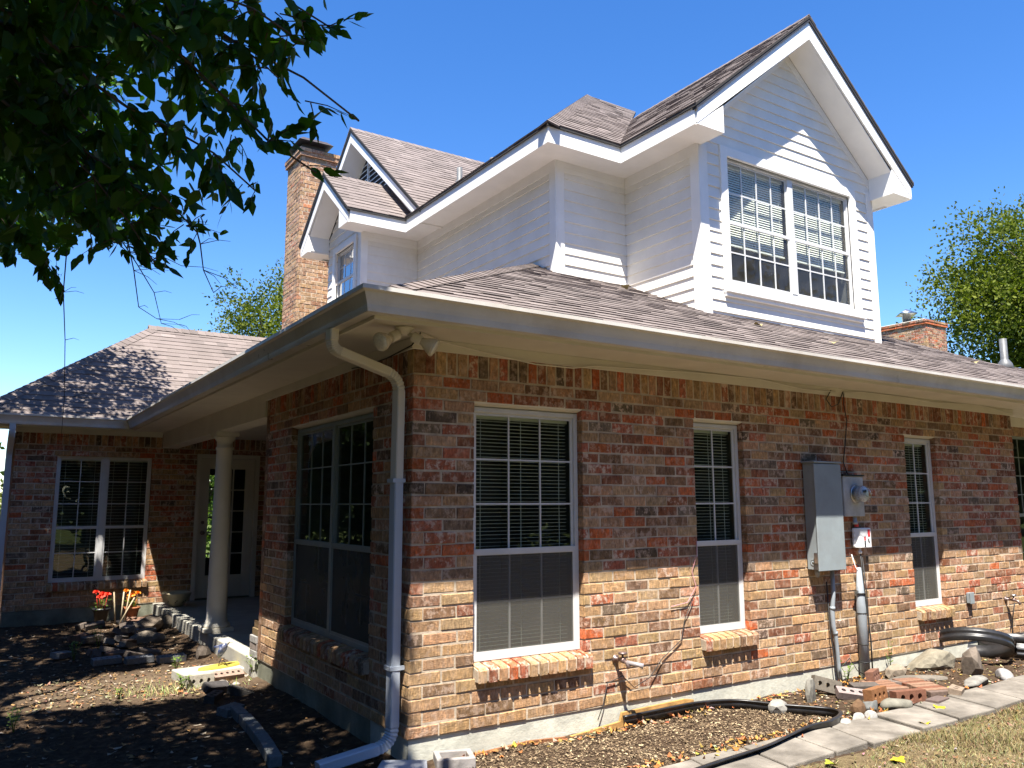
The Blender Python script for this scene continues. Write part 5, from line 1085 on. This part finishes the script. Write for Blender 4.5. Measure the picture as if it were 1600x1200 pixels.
trunk.tube([(-5.4, .6, -.5), (-5.35, .6, .6), (-5.2, .5, 2.0), (-5.0, .4, 3.4), (-4.7, .3, 4.6)], [.34, .27, .24, .21, .17], 14)
TIPS = [(-1.29, -2.14, 2.86), (-1.35, -2.00, 3.28), (-1.40, -2.01, 2.68), (-1.50, -1.56, 2.74), (-1.62, -1.07, 2.68), (-1.78, -1.00, 2.53), (-1.51, -2.18, 3.07), (-1.59, -1.31, 3.24), (-1.82, -.19, 3.30), (-2.03, .53, 2.73), (-1.57, -1.93, 3.08), (-2.02, -.36, 3.72), (-2.21, .80, 3.58), (-1.67, -.95, 3.67), (-2.31, .94, 3.19), (-2.07, -.09, 3.10), (-1.75, -.88, 2.81), (-1.86, -.23, 2.82)]
def bez(a, b, c, n): return [a*(1-t)**2+b*2*t*(1-t)+c*t*t for t in [i/n for i in range(n+1)]]
lobes = []
for ti, tp in enumerate(TIPS):
    tp = Vector(tp); rr_ = tr_; a = Vector((-4.75, .3, 4.4+.3*rr_.random())); midp = (a+tp)/2+Vector((0, 0, .55+.5*rr_.random())); path = bez(a, midp, tp, 22); ph = rr_.random()*6; path = [w_+Vector((.03*sin(i*.9+ph), .03*cos(i*.7+ph), .025*sin(i*1.3+ph))) if i < 22 else w_ for i, w_ in enumerate(path)]
    trunk.tube(path, [.034*(1-i/22)**1.3+.0035 for i in range(23)], 6)
    for k in range(40):
        t = .45+.55*(k+rr_.random())/40; i = min(21, int(t*22)); b0 = path[i]; d0 = (path[i+1]-path[i]).normalized()
        d = (d0*.7+rvec(rr_)*.9+Vector((0, 0, -.25))).normalized(); L = rr_.uniform(.12, .42)*(1.15-t*.55)
        q = [b0, b0+d*L*.5, b0+d*L+Vector((0, 0, -.06*L))]
        if not all(allowed(p, 16) for p in q): 
            continue
        twigs.tube(q, [.0035, .0025, .0012], 4, cap=False)
        nl = 4+int(L/.045)
        for m in range(nl):
            tt = .15+.85*m/nl; p = q[0]*(1-tt)+q[2]*tt; ld = (d*.6+rvec(rr_)*.65+Vector((0, 0, -.55))).normalized(); LL = rr_.uniform(.065, .115)
            if allowed(p+ld*LL, 14) and keeps_sun(p+ld*LL*.5): broadleaf(crown, p, ld, LL, rr_)
# leafy sprigs at the ends of the limbs
def tip_ok(p): return any(allowed(p+d) for d in (Vector((0, 0, 0)), rt*-.05, up*.05, up*-.05, rt*-.09))
for tp in TIPS:
    tp = Vector(tp)
    for k in range(9):
        b0 = tp+(Vector((-4.75, .3, 4.6))-tp).normalized()*tr_.uniform(-.04, .55)*(k/8); d = (rvec(tr_)+Vector((.25, -.2, -.5))).normalized(); L = tr_.uniform(.06, .2)
        if not tip_ok(b0+d*L): continue
        twigs.tube([b0, b0+d*L*.5+Vector((0, 0, .01)), b0+d*L], [.0028, .002, .001], 4, cap=False)
        for m in range(5):
            q = b0+d*L*(.3+.175*m); ld = (d*.8+rvec(tr_)*.6+Vector((0, 0, -.5))).normalized(); broadleaf(crown, q, ld, tr_.uniform(.045, .085), tr_, .24)
# bare twigs hanging below the crown
for st, ds in (((-2.03, .53, 2.95), [(.0, 0, -.25), (.03, .02, -.28), (.02, .0, -.35), (.0, 0, -.22)]), ((-1.80, .2, 3.0), [(.12, .02, -.16), (.10, .03, -.14), (.05, 0, -.18), (.11, .02, .01)]), ((-1.78, .0, 2.95), [(.05, 0, -.2), (.04, .02, -.2), (.10, .02, -.05), (.12, 0, .01)]), ((-1.62, -1.0, 2.75), [(.03, 0, -.1), (.02, 0, -.12), (.05, 0, -.1)]), ((-1.9, .1, 3.0), [(.14, 0, -.12), (.16, .02, .02), (.14, 0, -.05)])):
    p = Vector(st); P = [p.copy()]
    for d in ds: p = p+Vector(d); P.append(p.copy())
    twigs.tube(P, [.004*(1-.18*i) for i in range(len(P))], 5)
    for k in range(5):
        i = 1+k % (len(P)-1); d = Vector((tr_.uniform(.05, .2), tr_.uniform(-.05, .05), tr_.uniform(-.06, .05))); twigs.tube([P[i], P[i]+d*.6+Vector((0, 0, .012)), P[i]+d], [.0022, .0016, .001], 4)
# inner and outer crown: leaf sprays through the whole volume, out over the shaded yard
def spray(c, r, n, L0, L1):
    m = 0
    for _ in range(n):
        p = c+rvec(tr_)*r*tr_.random()**.5
        if L1 > .13:
            X_, Y_, Z_ = proj(p)
            if Z_ > 0 and -60 < X_ < 700 and -80 < Y_ < 700 and tr_.random() < .85: continue
        if not leafy(p): continue
        ld = (rvec(tr_)*.8+Vector((0, 0, -.5))).normalized(); LL = tr_.uniform(L0, L1)
        if allowed(p+ld*LL): broadleaf(crown, p, ld, LL, tr_, .3 if LL < .12 else .4); m += 1
    return m
# sprays that hang in the upper left, at many depths
n = 0
while n < 260:
    D = tr_.uniform(4.2, 9.5); x, y = tr_.uniform(-60, 440), tr_.uniform(-60, 400)
    if not inpoly(x, y, MASK): continue
    if tr_.random() > 1.12-.0021*x-.0005*y: continue
    v = (fw+rt*(x-800)/F_PX+up*(600-y)/F_PX).normalized(); p = CAM+v*D
    if p.x < -6 or p.z > 9 or (p.y > 7.4 and p.z < 3.6): continue
    n += 1
    if D > 5.5 and tr_.random() < .3: lobes.append(p)
    spray(p, .2+.025*D, 14, .06, .125)
# shade-giving outer crown: positions sampled up-sun of the shaded yard, walls and wing roof
def shade(fn, n, zlo, zhi, per, L0=.12, L1=.2):
    for _ in range(n):
        q = fn(); z = tr_.uniform(zlo, zhi); p = q+SUNV*((z-q.z)/SUNV.z)
        if not allowed(p): continue
        spray(p, .32, per, L0, L1)
        if tr_.random() < .08: lobes.append(p)
shade(lambda: Vector((tr_.uniform(-3.4, .1), tr_.uniform(-2.6, 8.6), -.2)), 1500, 4.9, 8.8, 14)
shade(lambda: Vector((tr_.uniform(-2.1, -.1), 8.6, tr_.uniform(-.2, 1.1))), 260, 4.6, 8.2, 14)
shade(lambda: Vector((tr_.uniform(-2.6, .2)-abs(tr_.gauss(0, .3)), tr_.uniform(8.1, 10.2), 3.2)), 520, 5.0, 8.6, 15, .08, .125)
shade(lambda: Vector((tr_.uniform(-.7, -.3), tr_.uniform(-.6, 8), 2.6)), 240, 4.8, 7.5, 13)
shade(lambda: Vector((tr_.uniform(-.1, .3), tr_.uniform(-1.6, -.1), -.1)), 12, 4.2, 6, 9)
shade(lambda: Vector((tr_.uniform(1.8, 2.6), tr_.uniform(5.9, 6.5), 5.9)), 40, 6.6, 7.6, 10)
for p in lobes[::max(1, len(lobes)//12)]:
    a = Vector((-4.7, .3, 4.6)); trunk.tube([w_+rvec(tr_)*.10 for w_ in bez(a, (a+p)/2+Vector((-.2, 0, .7)), p, 8)], [.06*(1-i/8.3)+.004 for i in range(9)], 5, cap=False)
trunk.build('trunk', BARK, ntree); twigs.T = None
tw = twigs.build('twigs', TWIG, ntree); tw.location = ntree_off; cr = crown.build('crown', LEAFN, ntree); cr.location = ntree_off
print('near leaves faces', len(crown.f))
# free standing trees
def tree(name, base, label, crownc, crad, n, leaf, seed, mat=LEAFF, trunk_r=.2, lumps=26, group=None, wood=True):
    r = random.Random(seed); base = Vector(base); root = empty(name, base, label, 'tree', group); cc = Vector(crownc)-base; tk = MB(); cw = MB()
    top = cc*1.0; tk.tube([(0, 0, -.3), top*.3, top*.65, top], [trunk_r*1.2, trunk_r, trunk_r*.7, trunk_r*.35], 10)
    L = []
    for k in range(lumps):
        v = rvec(r); q = r.uniform(.45, 1.0); c = cc+Vector((v.x*crad[0]*q, v.y*crad[1]*q, v.z*crad[2]*q)); L.append((c, r.uniform(.14, .36)*min(crad)))
        if wood: s = top*r.uniform(.45, .95); tk.tube(bez(s, (s+c)/2+Vector((0, 0, .12*crad[2])), c, 6), [trunk_r*.35*(1-i/6.5)+.012 for i in range(7)], 5, cap=False)
    ncl = n//12
    for k in range(ncl):
        c, R_ = L[k % lumps]; v = rvec(r); p = c+Vector((v.x*1.25, v.y*1.25, v.z*.8))*R_*r.uniform(.2, 1.0)**.7; g_ = min(1, max(0, .25+.5*((k % lumps)*.618 % 1)+r.gauss(0, .12)))
        dd = (v+Vector((0, 0, .35))).normalized()
        for m in range(12):
            q = p+dd*leaf*m*.42+rvec(r)*leaf*1.3; d = (rvec(r)+dd*.6).normalized(); s = d.cross(rvec(r)).normalized(); l = leaf*r.uniform(.6, 1.2); cw.col = (min(1, max(0, g_+r.gauss(0, .15))),)*3+(1,)
            cw.poly([q, q+d*l*.5+s*l*.28, q+d*l, q+d*l*.5-s*l*.28])
    tk.build('trunk', BARK, root); cw.build('crown', mat, root); return root
def at(px, py, D): return CAM+(fw+rt*(px-800)/F_PX+up*(600-py)/F_PX)*D
c = at(1728, 480, 36); tree('yard_tree', (c.x, c.y, -.2), 'tall green tree right of the house behind the roof ridge', c, (6.2, 6.2, 5.0), 84000, .20, 3, trunk_r=.3, lumps=58)
c = at(452, 545, 30); tree('yard_tree', (c.x, c.y, -.2), 'green tree behind the roof left of the big chimney', c, (3.0, 3.0, 3.2), 24000, .13, 5, lumps=26)
c = Vector((2.9, 19, 1.8)); tree('yard_shrub', (2.9, 19, -.2), 'sunlit shrub glimpsed through the porch door glass', c, (2.6, 1.2, 2.4), 7000, .2, 6, mat=LEAFW, trunk_r=.06, lumps=24)
for i, (x, y, h, rr_, n_, lb) in enumerate([(7.5, -11, 4.6, 3.2, 8000, 'leafy tree in front of the house, mirrored in the ground floor panes'), (15, -12, 5.5, 4.2, 9000, 'broad tree facing the right end of the house, mirrored in its panes'), (1.5, -15, 6, 4.4, 8000, 'tall tree on the front lawn straight before the house corner'), (24, -22, 8, 5.5, 7000, 'tallest tree far out to the right of the front lawn'), (-9, 17, 4, 3.4, 6000, 'leafy tree on the lawn left of the house, mirrored in the left pane'), (-9, -9, 5, 4.0, 7000, 'broad tree on the front lawn left of the house corner')]):
    tree('lawn_tree', (x, y, -.2), lb, (x, y, h), (rr_, rr_, rr_*.9), n_, .4, 20+i, trunk_r=.22, lumps=30, mat=HEDGE)
for i, (x, y) in enumerate([(-8.0, -1.5), (-8.4, 3.0), (-8.2, 7.2), (-8.6, 11.5)]):
    tree('yard_shrub', (x, y, -.2), 'dense dark green tall shrub in the row left of the yard, %s from the front' % ['first', 'second', 'third', 'fourth'][i], (x, y, 3.0), (2.0, 3.0, 3.7), 22000, .24, 70+i, trunk_r=.12, lumps=44, mat=HEDGE)
for i, (x, y) in enumerate([(-6.2, 14.5), (-8.0, 20), (-7.0, 27)]):
    tree('lawn_tree', (x, y, -.2), 'dark leafy tree beyond the wing at the far left, %s of three going back' % ['first', 'second', 'third'][i], (x, y, 2.8), (2.5, 2.5, 3.3), 16000, .22, 80+i, trunk_r=.12, lumps=34, mat=HEDGE)
for i, (x, y) in enumerate([(4, -12.5), (9.5, -14.5), (13, -10.5), (19, -13), (25, -13)]):
    tree('lawn_shrub', (x, y, -.2), 'dark tall shrub in the row facing the sunny wall, %s from the left' % ['first', 'second', 'third', 'fourth', 'fifth'][i], (x, y, 2.6), (2.8, 1.8, 3.0), 8000, .4, 90+i, trunk_r=.1, lumps=36, mat=HEDGE)
tree('boundary_shrub', (-2.9, 15.5, -.2), 'shrub at the far left beyond the wing corner', (-2.9, 15.5, 1.0), (1.3, 1.3, 1.3), 2500, .13, 31, trunk_r=.05, lumps=12)
for i, x in enumerate((-60, -35, -14, 12, 40)):
    tree('boundary_tree', (x, 75, -.2), 'distant tree on the far boundary, %s along it from the left' % ['first', 'second', 'third', 'fourth', 'fifth'][i], (x, 75, 4), (11, 4, 4.5), 2600, .8, 50+i, trunk_r=.3, lumps=16)
mb = MB(); r9 = random.Random(99)
for k in range(16000):    # leaf mass added out of view to block the bright horizon sky
    a = r9.uniform(1.75, 6.0); D = r9.uniform(46, 58)+4*sin(a*9); hgt = 8+2.5*sin(a*13)+1.5*sin(a*31)
    p = Vector((2+D*sin(a), 2+D*cos(a), hgt*r9.random()**.8)); d = rvec(r9); s = d.cross(rvec(r9)).normalized(); mb.col = (r9.random(),)*3+(1,)
    mb.poly([p, p+d*.8+s*.7, p+d*1.7, p+d*.8-s*.7])
tag(mb.build('horizon_blocker', HEDGE), 'unseen far belt of dark trees added to block horizon light', 'wood', kind='stuff')
mb = MB(); mb.box(-2.42, -2.34, 11.0, 11.08, -.3, 1.7); mb.build('post', WOOD); tag(bpy.data.objects['post'], 'weathered brown post just beyond the wing corner downspout', 'post')
